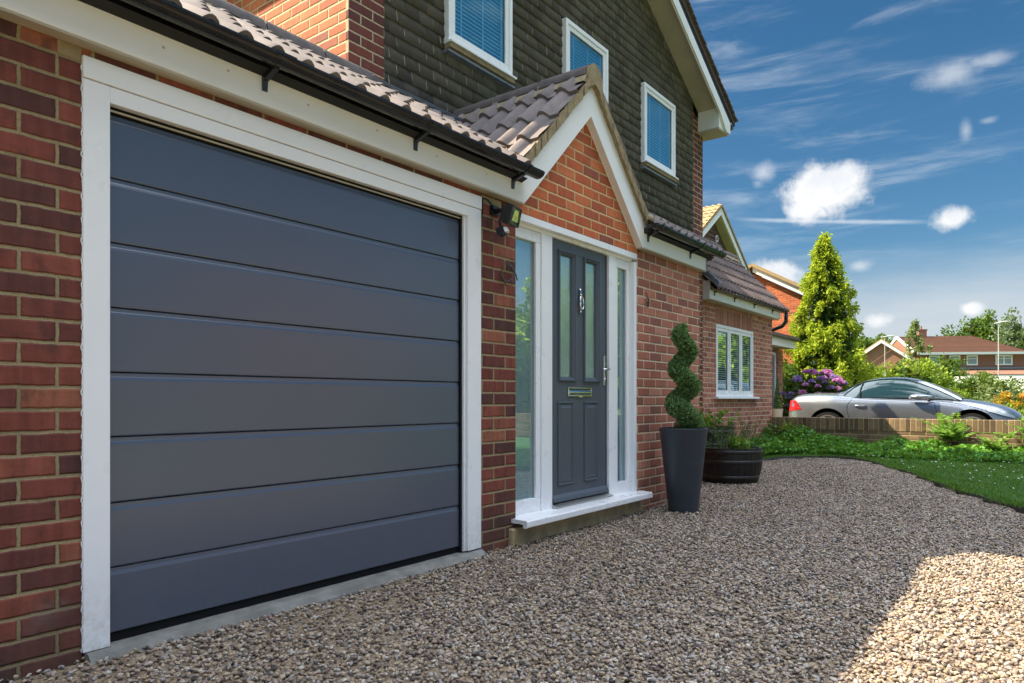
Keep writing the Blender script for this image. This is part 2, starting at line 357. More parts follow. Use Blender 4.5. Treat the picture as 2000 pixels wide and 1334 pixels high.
# ---------------------------------------------------------------- object helpers
ROOTLOC = {}
def finish(o, parent):
    COL.objects.link(o)
    if parent is not None: o.parent = parent
def thing(name, label, cat, loc=(0, 0, 0), group=None):
    o = bpy.data.objects.new(name, None); o.empty_display_size = .2
    o.location = loc; COL.objects.link(o); ROOTLOC[o.name] = Vector(loc)
    o['label'] = label; o['category'] = cat
    if group: o['group'] = group
    return o
def tag(o, label, cat, group=None, kind=None):
    if label: o['label'] = label
    if cat: o['category'] = cat
    if group: o['group'] = group
    if kind: o['kind'] = kind
    return o
def rootof(parent):
    while parent is not None and parent.parent is not None: parent = parent.parent
    return ROOTLOC.get(parent.name, Vector((0, 0, 0))) if parent is not None else Vector((0, 0, 0))
def setmat(me, mat):
    for m in (mat if isinstance(mat, (list, tuple)) else [mat]): me.materials.append(m)

class MB:
    """mesh builder in world coordinates"""
    def __init__(s, T=None): s.v = []; s.f = []; s.mi = []; s.T = T
    def add(s, vs, fs, mi=0):
        b = len(s.v)
        if s.T is not None: vs = [tuple(s.T @ Vector(q)) for q in vs]
        s.v.extend([tuple(q) for q in vs]); s.f.extend([tuple(b + i for i in f) for f in fs]); s.mi.extend([mi] * len(fs)); return s
    def box(s, x0, x1, y0, y1, z0, z1, mi=0):
        return s.add([(x0, y0, z0), (x1, y0, z0), (x1, y1, z0), (x0, y1, z0), (x0, y0, z1), (x1, y0, z1), (x1, y1, z1), (x0, y1, z1)],
                     [(0, 3, 2, 1), (4, 5, 6, 7), (0, 1, 5, 4), (1, 2, 6, 5), (2, 3, 7, 6), (3, 0, 4, 7)], mi)
    def prism(s, poly, axis, a, b, mi=0):
        """poly: 2-D outline; axis 'y': (x,z), 'x': (y,z), 'z': (x,y)"""
        def P(p, t): return {'y': (p[0], t, p[1]), 'x': (t, p[0], p[1]), 'z': (p[0], p[1], t)}[axis]
        n = len(poly); vs = [P(p, a) for p in poly] + [P(p, b) for p in poly]
        fs = [tuple(range(n)), tuple(range(2 * n - 1, n - 1, -1))] + [(i, (i + 1) % n + 0, (i + 1) % n + n, i + n) for i in range(n)]
        return s.add(vs, fs, mi)
    def tube(s, path, r, n=8, cap=True, mi=0, flat=1.0):
        path = [Vector(p) for p in path]; rs = r if hasattr(r, '__len__') else [r] * len(path)
        vs = []; up = Vector((0, 0, 1)); a = None
        for i, p in enumerate(path):
            t = (path[min(i + 1, len(path) - 1)] - path[max(i - 1, 0)]).normalized()
            if a is None:
                a = t.cross(up)
                if a.length < .05: a = t.cross(Vector((1, 0, 0)))
            else: a = a - t * a.dot(t)
            a.normalize(); b = t.cross(a)
            for k in range(n):
                w = 2 * math.pi * k / n; vs.append(p + a * math.cos(w) * rs[i] + b * math.sin(w) * rs[i] * flat)
        fs = []
        for i in range(len(path) - 1):
            for k in range(n): fs.append((i * n + k, i * n + (k + 1) % n, (i + 1) * n + (k + 1) % n, (i + 1) * n + k))
        if cap: fs += [tuple(range(n - 1, -1, -1)), tuple((len(path) - 1) * n + k for k in range(n))]
        return s.add(vs, fs, mi)
    def lathe(s, prof, c, n=32, mi=0):
        vs = []; fs = []; m = len(prof)
        for r, z in prof:
            for k in range(n):
                w = 2 * math.pi * k / n; vs.append((c[0] + r * math.cos(w), c[1] + r * math.sin(w), c[2] + z))
        for i in range(m - 1):
            for k in range(n): fs.append((i * n + k, i * n + (k + 1) % n, (i + 1) * n + (k + 1) % n, (i + 1) * n + k))
        fs += [tuple(range(n - 1, -1, -1)), tuple((m - 1) * n + k for k in range(n))]
        return s.add(vs, fs, mi)
    def build(s, name, mat, parent=None, smooth=False, bevel=0.0, autosmooth=None):
        L = rootof(parent)
        me = bpy.data.meshes.new(name); me.from_pydata([(x - L.x, y - L.y, z - L.z) for x, y, z in s.v], [], s.f)
        setmat(me, mat)
        if any(s.mi): me.polygons.foreach_set('material_index', s.mi)
        me.validate(); me.update()
        o = bpy.data.objects.new(name, me); finish(o, parent)
        if smooth: me.shade_smooth()
        if autosmooth is not None:
            me.shade_smooth()
            try: me.set_sharp_from_angle(angle=R(autosmooth))
            except Exception: pass
        if bevel:
            b = o.modifiers.new('bevel', 'BEVEL'); b.width = bevel; b.segments = 2; b.limit_method = 'ANGLE'; b.angle_limit = R(40)
        return o
def npmesh(name, V, F, mat, parent=None, smooth=False):
    """V (n,3); F (m,k) all faces of the same size"""
    L = rootof(parent); V = np.asarray(V, np.float32) - np.array([L.x, L.y, L.z], np.float32); F = np.asarray(F, np.int32)
    me = bpy.data.meshes.new(name); m, k = F.shape
    me.vertices.add(len(V)); me.vertices.foreach_set('co', V.ravel())
    me.loops.add(m * k); me.loops.foreach_set('vertex_index', F.ravel())
    me.polygons.add(m); me.polygons.foreach_set('loop_start', np.arange(0, m * k, k, dtype=np.int32))
    try: me.polygons.foreach_set('loop_total', np.full(m, k, np.int32))
    except Exception: pass
    setmat(me, mat); me.update(calc_edges=True)
    if smooth: me.shade_smooth()
    o = bpy.data.objects.new(name, me); finish(o, parent); return o

def leaves(name, C, D, size, mat, parent=None, width=.55, jit=.35, fold=True):
    """leaf-shaped quads: C centres (n,3), D long directions (n,3), size scalar or (n,)"""
    n = len(C); C = np.asarray(C); D = np.asarray(D, float) + rng.normal(0, jit, (n, 3)); D /= np.linalg.norm(D, axis=1)[:, None] + 1e-9
    Rr = rng.normal(0, 1, (n, 3)); S = np.cross(D, Rr); S /= np.linalg.norm(S, axis=1)[:, None] + 1e-9
    sz = (np.broadcast_to(size, (n,)) * rng.uniform(.65, 1.3, n))[:, None]
    a = C - D * sz * .5; b = C + S * sz * width * .5; c = C + D * sz * .5; d = C - S * sz * width * .5
    V = np.stack([a, b, c, d], 1).reshape(-1, 3); F = np.arange(4 * n).reshape(n, 4)
    return npmesh(name, V, F, mat, parent)

def sph(n):
    v = rng.normal(0, 1, (n, 3)); return v / np.linalg.norm(v, axis=1)[:, None]
def clump_cloud(cent, rad, n_clumps, n_leaves, clump_r=.25, lump=.22, shell=.55, seed=None, flatbase=.0):
    """positions and outward directions for a crown: uneven clumps inside an ellipsoid"""
    cent = np.array(cent); rad = np.array(rad)
    u = sph(n_clumps); r = rng.uniform(shell, 1.0, n_clumps) ** .7 * (1 + rng.normal(0, lump, n_clumps) * .5)
    cc = u * r[:, None]
    if flatbase: cc[:, 2] = np.maximum(cc[:, 2], -flatbase)
    cl = rng.integers(0, n_clumps, n_leaves); cr = clump_r * rng.uniform(.6, 1.5, n_clumps)
    off = sph(n_leaves) * (rng.uniform(0, 1, n_leaves) ** .45)[:, None] * cr[cl][:, None]
    P = cent + (cc[cl] + off) * rad
    D = off + cc[cl] * .5 + np.array([0, 0, .15]); return P, D

# ---------------------------------------------------------------- the ground
def sheet(name, poly, z, mat, kind='structure'):
    mb = MB(); mb.add([(x, y, z) for x, y in poly], [tuple(range(len(poly)))]); o = mb.build(name, mat)
    o['kind'] = kind; return o
G = -0.035
sheet('ground', [(-900, -900), (900, -900), (900, 900), (-900, 900)], G - .10, M['far_grass'])
EDGE = [(4.2, -5.6), (5.0, -4.7), (5.9, -3.9), (6.7, -3.15), (7.39, -2.63), (7.80, -2.40), (8.17, -2.2), (8.95, -1.87), (9.83, -1.56), (10.81, -1.07), (11.6, -.74), (12.0, -.45), (12.15, .0), (12.0, .35), (11.5, .62), (10.9, .80), (10.45, 1.1), (10.30, 1.44)]
def ground_grid(name, x0, x1, y0, y1, step, z, amp, mat, inside=None):
    nx = int((x1 - x0) / step) + 1; ny = int((y1 - y0) / step) + 1
    X, Y = np.meshgrid(np.linspace(x0, x1, nx), np.linspace(y0, y1, ny))
    Z = z + amp * (np.sin(X * 2.1 + Y * 1.3) * .4 + np.sin(X * .9 - Y * 3.7 + 1) * .35 + np.sin(X * 5.3 + Y * 4.1) * .25)
    V = np.stack([X, Y, Z], -1).reshape(-1, 3); I = np.arange(nx * ny).reshape(ny, nx)
    F = np.stack([I[:-1, :-1], I[:-1, 1:], I[1:, 1:], I[1:, :-1]], -1).reshape(-1, 4)
    if inside is not None:
        c = V[F].mean(1); F = F[[inside(a, b) for a, b in c[:, :2]]]
    return npmesh(name, V, F, mat, smooth=True)
def in_poly(x, y, P):
    k = False; j = len(P) - 1
    for i in range(len(P)):
        if (P[i][1] > y) != (P[j][1] > y) and x < (P[j][0] - P[i][0]) * (y - P[i][1]) / (P[j][1] - P[i][1]) + P[i][0]: k = not k
        j = i
    return k
LAWN = EDGE + [(13.40, 1.44), (13.40, -8.5), (3.0, -8.5), (3.2, -7.0)]
dr = ground_grid('gravel_driveway', -7, 12.6, -9, 1.5, .10, G - .012, .010, M['gravel_base'], lambda x, y: not (in_poly(x, y, LAWN)) or x < 4)
dr['kind'] = 'structure'
sheet('road', [(-60, -16), (200, -16), (200, -9.5), (-60, -9.5)], G - .06, M['asphalt'])
sheet('neighbour_driveway', [(13.52, -9.4), (18.2, -9.4), (18.2, 2.4), (13.52, 2.4)], G + .0, M['paving'])

# loose gravel: rounded pebbles scattered over the driveway
def build_gravel():
    src = ground_grid('gravel', -.6, 12.4, -3.9, 1.43, .26, G - .006, .010, M['pebble'],
                      lambda x, y: not in_poly(x, y, LAWN) and y < (.0 if x < 6.7 else 1.4))
    # extra patch in front of the set-back wall
    ng = bpy.data.node_groups.new('gravel_scatter', 'GeometryNodeTree')
    ng.interface.new_socket('Geometry', in_out='INPUT', socket_type='NodeSocketGeometry')
    ng.interface.new_socket('Geometry', in_out='OUTPUT', socket_type='NodeSocketGeometry')
    N = ng.nodes; L = ng.links
    gi = N.new('NodeGroupInput'); go = N.new('NodeGroupOutput')
    dist = N.new('GeometryNodeDistributePointsOnFaces'); dist.inputs['Density'].default_value = 4300; dist.inputs['Seed'].default_value = 3
    L.new(gi.outputs[0], dist.inputs[0])
    pos = N.new('GeometryNodeInputPosition'); nz0 = N.new('ShaderNodeTexNoise'); nz0.inputs['Scale'].default_value = 1.5; nz0.inputs['Detail'].default_value = 4
    L.new(pos.outputs[0], nz0.inputs['Vector']); sx = N.new('ShaderNodeSeparateXYZ'); L.new(pos.outputs[0], sx.inputs[0])
    near = N.new('ShaderNodeMapRange'); L.new(sx.outputs[1], near.inputs[0]); near.inputs[1].default_value = -1.9; near.inputs[2].default_value = -.35; near.inputs[3].default_value = 0; near.inputs[4].default_value = .22
    ad = N.new('ShaderNodeMath'); ad.operation = 'ADD'; L.new(nz0.outputs[0], ad.inputs[0]); L.new(near.outputs[0], ad.inputs[1])
    mr = N.new('ShaderNodeMapRange'); L.new(ad.outputs[0], mr.inputs[0]); mr.inputs[1].default_value = .60; mr.inputs[2].default_value = .80; mr.inputs[3].default_value = 5400; mr.inputs[4].default_value = 1500
    L.new(mr.outputs[0], dist.inputs['Density'])
    join = N.new('GeometryNodeJoinGeometry')
    def rnd(lo, hi, seed, typ='FLOAT_VECTOR'):
        r = N.new('FunctionNodeRandomValue'); r.data_type = typ
        if typ == 'FLOAT_VECTOR':
            r.inputs[0].default_value = lo; r.inputs[1].default_value = hi; r.inputs['Seed'].default_value = seed; return r.outputs[0]
        r.inputs[2].default_value = lo; r.inputs[3].default_value = hi; r.inputs['Seed'].default_value = seed; return r.outputs[1]
    g2i = N.new('GeometryNodeGeometryToInstance')
    for k in range(4):
        ico = N.new('GeometryNodeMeshIcoSphere'); ico.inputs['Radius'].default_value = 1.0; ico.inputs['Subdivisions'].default_value = 3 if k < 0 else 2
        sp = N.new('GeometryNodeSetPosition'); L.new(ico.outputs[0], sp.inputs[0])
        nz = N.new('ShaderNodeTexNoise'); nz.noise_dimensions = '4D'; nz.inputs['W'].default_value = k * 7.7; nz.inputs['Scale'].default_value = .75; nz.inputs['Detail'].default_value = 1.5
        sub = N.new('ShaderNodeVectorMath'); sub.operation = 'SUBTRACT'; sub.inputs[1].default_value = (.5, .5, .5); L.new(nz.outputs['Color'], sub.inputs[0])
        sc = N.new('ShaderNodeVectorMath'); sc.operation = 'SCALE'; sc.inputs['Scale'].default_value = 1.25; L.new(sub.outputs[0], sc.inputs[0]); L.new(sc.outputs[0], sp.inputs['Offset'])
        ss = N.new('GeometryNodeSetShadeSmooth'); L.new(sp.outputs[0], ss.inputs[0])
        sm = N.new('GeometryNodeSetMaterial'); sm.inputs['Material'].default_value = M['pebble']; L.new(ss.outputs[0], sm.inputs[0])
        L.new(sm.outputs[0], g2i.inputs[0])
    iop = N.new('GeometryNodeInstanceOnPoints'); L.new(dist.outputs[0], iop.inputs['Points'])
    L.new(g2i.outputs[0], iop.inputs['Instance']); iop.inputs['Pick Instance'].default_value = True
    L.new(rnd((-.5, -.5, 0), (.5, .5, 6.283), 5), iop.inputs['Rotation'])
    base = rnd((.0050, .0042, .0034), (.0108, .0088, .0070), 8)
    pw = N.new('ShaderNodeVectorMath'); pw.operation = 'SCALE'; L.new(base, pw.inputs[0]); L.new(rnd(.78, 1.28, 11, 'FLOAT'), pw.inputs['Scale'])
    L.new(pw.outputs[0], iop.inputs['Scale'])
    tr = N.new('GeometryNodeTranslateInstances'); L.new(iop.outputs[0], tr.inputs[0]); tr.inputs['Local Space'].default_value = False
    L.new(rnd((0, 0, -.002), (0, 0, .013), 14), tr.inputs['Translation'])
    L.new(gi.outputs[0], join.inputs[0]); L.new(tr.outputs[0], join.inputs[0]); L.new(join.outputs[0], go.inputs[0])
    md = src.modifiers.new('scatter', 'NODES'); md.node_group = ng
    src.data.materials.clear(); src.data.materials.append(M['gravel_base'])
    tag(src, 'loose rounded brown and cream pebbles spread over the drive', 'gravel', kind='stuff')
build_gravel()

# lawn, edging, grass blades, daisies
MBL = MB(); MBL.add([(x, y, .0) for x, y in LAWN], [tuple(range(len(LAWN)))]); lawn = MBL.build('lawn', M['lawn_soil']); lawn['kind'] = 'structure'
mb = MB(); ep = EDGE[:16]
for i in range(len(ep) - 1):
    a, b = Vector((*ep[i], 0)), Vector((*ep[i + 1], 0)); t = (b - a).normalized(); nn = Vector((t.y, -t.x, 0)) * .012
    z0, z1 = -.08, .004 + .006 * math.sin(i * 2.3); z2 = .004 + .006 * math.sin((i + 1) * 2.3)
    mb.add([a - nn + Vector((0, 0, z0)), b - nn + Vector((0, 0, z0)), b + nn + Vector((0, 0, z0)), a + nn + Vector((0, 0, z0)),
            a - nn + Vector((0, 0, z1)), b - nn + Vector((0, 0, z2)), b + nn + Vector((0, 0, z2)), a + nn + Vector((0, 0, z1))],
           [(0, 1, 5, 4), (4, 5, 6, 7), (2, 3, 7, 6)] + ([(3, 0, 4, 7)] if i == 0 else []) + ([(1, 2, 6, 5)] if i == len(ep) - 2 else []))
tag(mb.build('lawn_edging', noisy('edging', (.05, .05, .046), (.09, .088, .08), 8, .7)), 'dark weathered edging strip curving between lawn and gravel', 'lawn edging')
def scatter_poly(P, n, box):
    x = rng.uniform(box[0], box[1], n); y = rng.uniform(box[2], box[3], n)
    k = np.array([in_poly(a, b, P) for a, b in zip(x, y)]); return np.stack([x[k], y[k], np.zeros(k.sum())], 1)
P = scatter_poly(LAWN, 150000, (5.4, 13.4, -5.2, 1.44))
ex = []
for i in range(len(EDGE) - 1):
    a, b = np.array(EDGE[i]), np.array(EDGE[i + 1]); L = np.linalg.norm(b - a)
    for q in rng.uniform(0, 1, int(L * 650)):
        w = .5 + .5 * math.sin((a[0] + (b[0] - a[0]) * q) * 4.7 + i) ; 
        if rng.random() < .25 + .75 * w: c = a + (b - a) * q + rng.normal(0, .022 + .025 * w, 2); ex.append((c[0], c[1], 0))
P = np.concatenate([P, np.array(ex)])
D = np.tile(np.array([[0, 0, 1.0]]), (len(P), 1)); P[:, 2] = .014
tag(leaves('grass', P, D, np.where(np.arange(len(P)) >= len(P) - len(ex), .055, .038), M['grass_blade'], width=.14, jit=.42), 'short mown green grass of the lawn', 'grass', kind='stuff')
P = scatter_poly(LAWN, 430, (6.6, 12.6, -4.6, .2)); nz = np.sin(P[:, 0] * 2.3 + 1) * np.sin(P[:, 1] * 3.1) + rng.normal(0, .5, len(P)); P = P[nz > -.1]
mb = MB()
for x, y, _ in P:
    r = random.uniform(.008, .014); mb.add([(x + r * math.cos(k * math.pi / 3), y + r * math.sin(k * math.pi / 3), .042 + .003 * math.sin(k)) for k in range(6)] + [(x, y, .048)], [(k, (k + 1) % 6, 6) for k in range(6)])
tag(mb.build('daisies', M['daisy']), 'small white daisies dotted across the shaded lawn', 'daisies', kind='stuff')
# ivy-like ground cover along the foot of the garden wall
CP = [(12.25, -6.0), (13.32, -6.0), (13.32, 1.5), (10.45, 1.5), (10.7, 1.15), (11.4, .75), (12.0, .45), (12.25, .1), (12.1, -.5)]
def cover(n):
    P = scatter_poly(CP, n, (10.3, 13.4, -6, 1.5)); dx = np.clip((P[:, 0] - 12.05) / 1.1, 0, 1); left = np.clip((P[:, 1] + .4) / 1.2, 0, 1)
    h = .05 + .17 * dx + .12 * left * np.clip((P[:, 0] - 10.6) / 1.2, 0, 1)
    h *= 1 + .45 * np.sin(P[:, 0] * 5 + P[:, 1] * 3) * np.sin(P[:, 1] * 6.3)
    P[:, 2] = h * rng.uniform(.1, 1, len(P)) ** .45; return P
P = cover(42000); D = rng.normal(0, 1, (len(P), 3)); D[:, 2] = np.abs(D[:, 2]) * .5 + .2
tag(leaves('ground_cover', P, D, .062, M['leaf_ivy'], width=.8, jit=.2), 'leafy green ground cover growing along the garden wall', 'ground cover', kind='stuff')

# ---------------------------------------------------------------- tiled roofs
def tile_roof(name, mat, P, U, V, width, length, parent, gauge=.345, period=.15, roll=.036, keep=None, thick=.020, per_tile=2, res=10, lift=.026):
    P, U, V = Vector(P), Vector(U).normalized(), Vector(V).normalized(); N = U.cross(V).normalized()
    if N.z < 0: N = -N
    vs = []; fs = []; base = 0
    nc = int(math.ceil(length / gauge)); tw = period * per_tile; nt = int(math.ceil(width / tw)); k = res * per_tile
    for j in range(nc):
        v0 = j * gauge - (.0 if j else .03); v1 = min((j + 1) * gauge + .05, length)
        if v1 - v0 < .08: continue
        for t in range(nt):
            u0 = t * tw; jl = random.uniform(-.0025, .0035); jv = random.uniform(-.006, .006)
            c = P + U * (u0 + tw / 2) + V * ((v0 + v1) / 2)
            if keep is not None and not keep(c): continue
            row = []
            for i in range(k + 1):
                u = min(u0 + (tw * i / k) * .996, width); x = ((u - u0) / period) % 1.0 if i < k else 0.0
                h = roll * max(0.0, math.sin(math.pi * (x - .42) / .58)) ** .75 if x > .42 else 0.002 * math.sin(math.pi * x / .42) * -1
                row.append((u, h))
            for q, (v, l, dz) in enumerate([(v0 + jv, lift + jl, -thick), (v0 + jv, lift + jl, 0), (v0 + jv + .012, lift + jl + .003, 0), ((v0 + v1) / 2, lift * .5 + .004, 0), (v1, .002, 0)]):
                for u, h in row: vs.append(P + U * u + V * v + N * (l + h + dz))
            for q in range(4):
                for i in range(k): fs.append((base + q * (k + 1) + i, base + q * (k + 1) + i + 1, base + (q + 1) * (k + 1) + i + 1, base + (q + 1) * (k + 1) + i))
            base += 5 * (k + 1)
    o = npmesh(name, [tuple(v) for v in vs], fs, mat, parent, smooth=True)
    o.data.set_sharp_from_angle(angle=R(38)); return o
def ridge(name, a, b, parent, r=.12, mat=None, seg=.45, bed=True, sag=0):
    a, b = Vector(a), Vector(b); L = (b - a).length; n = max(1, round(L / seg)); t = (b - a) / L; side = t.cross(Vector((0, 0, 1))).normalized()
    mb = MB()
    for i in range(n):
        p, q = a + t * (L * i / n + .008), a + t * (L * (i + 1) / n - .008); rr = r * random.uniform(.98, 1.03); z = random.uniform(-.004, .004)
        ring = []
        for w in range(11):
            an = math.pi * (w / 10); ring.append((math.cos(an), math.sin(an)))
        for e0, e1, rad in ((p, q, rr),):
            vs = []
            for e in (e0, e1):
                for cx, cz in ring: vs.append(e + side * cx * rad + Vector((0, 0, cz * rad + z)))
                for cx, cz in ring[::-1]: vs.append(e + side * cx * (rad - .018) + Vector((0, 0, cz * (rad - .018) + z)))
            m = 22; fs = [(k, (k + 1) % m, (k + 1) % m + m, k + m) for k in range(m)] + [tuple(range(m)), tuple(range(2 * m - 1, m - 1, -1))]
            mb.add(vs, fs)
    o = mb.build(name, mat or M['ridge_tile'], parent, autosmooth=40)
    if bed:
        m2 = MB(); prof = []
        for w in range(11):
            an = math.pi * w / 10; prof.append((math.cos(an) * (r - .010) * 1.0, math.sin(an) * (r - .010)))
        prof = [(r + .05, -.075), (r + .012, -.02)] + prof + [(-r - .012, -.02), (-r - .05, -.075)]
        vs = []; st = max(2, int(L / .05))
        for i in range(st + 1):
            p = a + t * (L * i / st * 1.0)
            for cx, cz in prof:
                jx = random.uniform(-.006, .006); vs.append(p + side * (cx + jx) + Vector((0, 0, cz + jx)))
        k = len(prof); fs = [(i * k + j, i * k + j + 1, (i + 1) * k + j + 1, (i + 1) * k + j) for i in range(st) for j in range(k - 1)] + [tuple(range(k)), tuple(range((st + 1) * k - 1, st * k - 1, -1))]
        m2.add(vs, fs); m2.build('mortar_bedding', M['bedding'], o if parent is not None else None, autosmooth=50)
    return o
def gutter_run(name, x0, x1, y, z, parent, brackets=(), r=.058, y_wall=-.06, ends=(True, True), joints=()):
    """half-round gutter along x; y = centre, z = rim height"""
    mb = MB(); prof = []
    for w in range(13):
        an = math.pi + math.pi * w / 12; prof.append((math.cos(an) * r, math.sin(an) * r * .74))
    prof = [(-r - .006, .006), (-r - .006, -.004)] + prof[1:-1] + [(r + .006, -.004), (r + .006, .006)]
    inn = [(px * .93, pz * .93 + (.004 if pz < -.01 else 0)) for px, pz in prof[::-1]]
    full = prof + inn; n = len(full); vs = []
    for x in (x0, x1):
        for a, b in full: vs.append((x, y + a, z + b))
    fs = [(k, (k + 1) % n, (k + 1) % n + n, k + n) for k in range(n)] + [tuple(range(n)), tuple(range(2 * n - 1, n - 1, -1))]
    mb.add(vs, fs)
    cap = [(math.cos(math.pi + math.pi * w / 12) * (r + .005), math.sin(math.pi + math.pi * w / 12) * (r + .005) * .74) for w in range(13)]
    for e, x in zip(ends, (x0, x1)):
        if e: mb.prism([(y + a, z + b + .004) for a, b in cap], 'x', x - .012, x + .012)
    for x in joints:
        pr = [(a * 1.10, b * 1.10 + .002) for a, b in prof]; pi = [(a * 1.01, b * 1.01) for a, b in prof[::-1]]
        f2 = pr + pi; n2 = len(f2); vs = [(xx, y + a, z + b) for xx in (x - .045, x + .045) for a, b in f2]
        mb.add(vs, [(k, (k + 1) % n2, (k + 1) % n2 + n2, k + n2) for k in range(n2)] + [tuple(range(n2)), tuple(range(2 * n2 - 1, n2 - 1, -1))])
    g = mb.build(name, M['gutter'], parent, autosmooth=45)
    for x in brackets:
        b = MB(); pr = [(a * 1.12, b_ * 1.12 + .001) for a, b_ in prof]; pi = [(a * 1.02, b_ * 1.02) for a, b_ in prof[::-1]]; f2 = pr + pi; n2 = len(f2)
        vs = [(xx, y + a, z + c) for xx in (x - .014, x + .014) for a, c in f2]
        b.add(vs, [(k, (k + 1) % n2, (k + 1) % n2 + n2, k + n2) for k in range(n2)] + [tuple(range(n2)), tuple(range(2 * n2 - 1, n2 - 1, -1))])
        b.prism([(y_wall, z - .030), (y_wall, z - .115), (y_wall - .010, z - .115), (y_wall - .014, z - .072), (y - .0, z - .042), (y - .0, z - .034), (y_wall - .03, z - .030)], 'x', x - .012, x + .012)
        b.build('bracket', M['black_plastic'], g)
    return g

# ================================================================ THE HOUSE
H = thing('brick_house', 'red brick house with dark tile-hung upper storey, grey garage door and small gabled porch', 'house', (3.3, 0, 0))
mb = MB()
mb.box(-1.5, 1.065, 0, .11, -.25, 2.24); mb.box(1.065, 3.31, 0, .11, 2.172, 2.24); mb.box(3.31, 3.675, 0, .11, -.25, 2.24)
mb.build('brick_wall', M['brick_front'], H)
mb = MB(); mb.prism([(3.675, 2.168), (5.40, 2.168), (5.50, 2.24), (4.535, 3.20), (3.60, 2.28), (3.675, 2.24)], 'y', 0, .11)
mb.build('gable_wall', M['brick_gable'], H)
mb = MB(); mb.box(5.40, 6.74, 0, .11, -.25, 2.24)
mb.build('brick_wall', M['brick_porch'], H)
mb = MB(); mb.box(6.63, 6.74, .11, 1.3, -.25, 2.24)
mb.build('side_wall', M['brick_side'], H)
# hidden masses behind the front wall
mb = MB(); mb.prism([(.30, -.2), (2.5, -.2), (2.5, 2.40), (1.2, 3.12), (.30, 2.50)], 'x', -1.45, 3.34); mb.build('garage_walls', M['brick_side'], H)
mb = MB(); mb.box(3.34, 6.62, .32, 1.30, -.2, 2.3); mb.build('hall', M['dark_room'], H)
# main body
core = [(3.35, -.25), (10.0, -.25), (10.0, 4.98), (6.67, 6.82), (3.35, 4.98)]
MB().prism(core, 'y', 1.33, 9.0).build('brick_wall', M['brick_side'], H)
for a, b, c in ((3.35, 3.70, 2.2), (9.63, 10.0, -.25)): MB().box(a, b, 1.30, 1.33, c, 5.06).build('brick_pier', M['brick_pier'], H)
# yellow mortar patches where the old lintel ends were filled
for a, b, c in ((.985, 1.063, 2.152), (3.325, 3.52, 2.140)): MB().box(a, b, -.003, .02, c, c + .052).build('mortar_patch', M['bedding'], H, bevel=.002)
MB().box(3.60, 5.02, -.035, .10, -.09, .078).box(5.02, 5.46, -.02, .10, -.09, .074).build('step_base', M['kerb'], H, bevel=.012)
MB().prism([(.30, -.12), (.30, -.003), (-.018, -.004), (-.036, -.012), (-.060, -.034), (-.08, -.12)], 'x', 1.072, 3.306).build('threshold', M['concrete'], H, bevel=.006)

# ---- tile-hung wall
WINS = [(4.375, 5.265, 3.975, 5.02), (6.194, 7.086, 3.93, 4.955), (7.998, 8.921, 3.935, 4.925)]
def tile_hung(x0, x1, z0, c_lim, y, parent, gauge=.108, w=.1665):
    vs = []; fs = []; row = 0; z = z0; jm = MB()
    while z < 7:
        xl, xr = x0, x1
        # under the sloping soffit  z < c - .55 x  on both sides of the ridge
        zz = z + gauge
        xr = min(xr, (c_lim - zz) / .55 + .04); xl = max(xl, 13.34 - (c_lim - zz) / .55 - .04)
        if xr - xl < .1: break
        off = (.5 if row % 2 else 0) * w; k = math.floor((xl - off) / w)
        x = k * w + off
        while x < xr:
            a, b = max(x, xl), min(x + w, xr)
            segs = [(a, b)]
            for wx0, wx1, wz0, wz1 in WINS:
                if z + gauge * .6 > wz0 - .07 and z + gauge * .3 < wz1:
                    ns = []
                    for p, q in segs:
                        if q <= wx0 or p >= wx1: ns.append((p, q)); continue
                        if p < wx0: ns.append((p, wx0))
                        if q > wx1: ns.append((wx1, q))
                    segs = ns
            for p, q in segs:
                if q - p < .012: continue
                j = random.uniform(-.0012, .0012); t = random.uniform(-.001, .0015); g = .0; s = random.uniform(-.0005, .0005)
                zb0, zb1 = z - .012 + j + s, z - .012 + j - s; zt = z + gauge + .012
                if random.random() < .62: jw = random.uniform(.003, .0065); zj = z + random.uniform(.0, .03); yj = lambda q_: y - .0245 + .017 * (q_ - z) / gauge; jm.add([(q - jw, yj(zj), zj), (q + jw * .3, yj(zj), zj), (q + jw * .3, yj(z + gauge * .86), z + gauge * .86), (q - jw, yj(z + gauge * .86), z + gauge * .86)], [(0, 1, 2, 3)])
                b0 = len(vs); yo = y - .023 - t; yi = y - .006
                vs += [(p + g, yo, zb0), (q - g, yo, zb1), (q - g, yi, zt), (p + g, yi, zt), (p + g, yo + .010, zb0 + .001), (q - g, yo + .010, zb1 + .001), (q - g, yi + .013, zt), (p + g, yi + .013, zt)]
                fs += [(b0, b0 + 1, b0 + 2, b0 + 3), (b0, b0 + 4, b0 + 5, b0 + 1), (b0 + 1, b0 + 5, b0 + 6, b0 + 2), (b0, b0 + 3, b0 + 7, b0 + 4)]
            x += w
        row += 1; z += gauge
    nf = len(fs); fs += [tuple(len(vs) + i for i in f) for f in jm.f]; vs += jm.v
    o = npmesh('hanging_tiles', vs, fs, [M['wall_tile'], M['tile_joint']], parent)
    o.data.polygons.foreach_set('material_index', [0] * nf + [1] * (len(fs) - nf))
th_back = MB().prism([(3.70, 2.9), (9.63, 2.9), (9.63, 5.16), (6.67, 6.80), (3.70, 5.16)], 'y', 1.312, 1.33).build('upper_wall', M['dark_room'], H)
tile_hung(3.70, 9.63, 3.05, 10.60, 1.312, th_back)

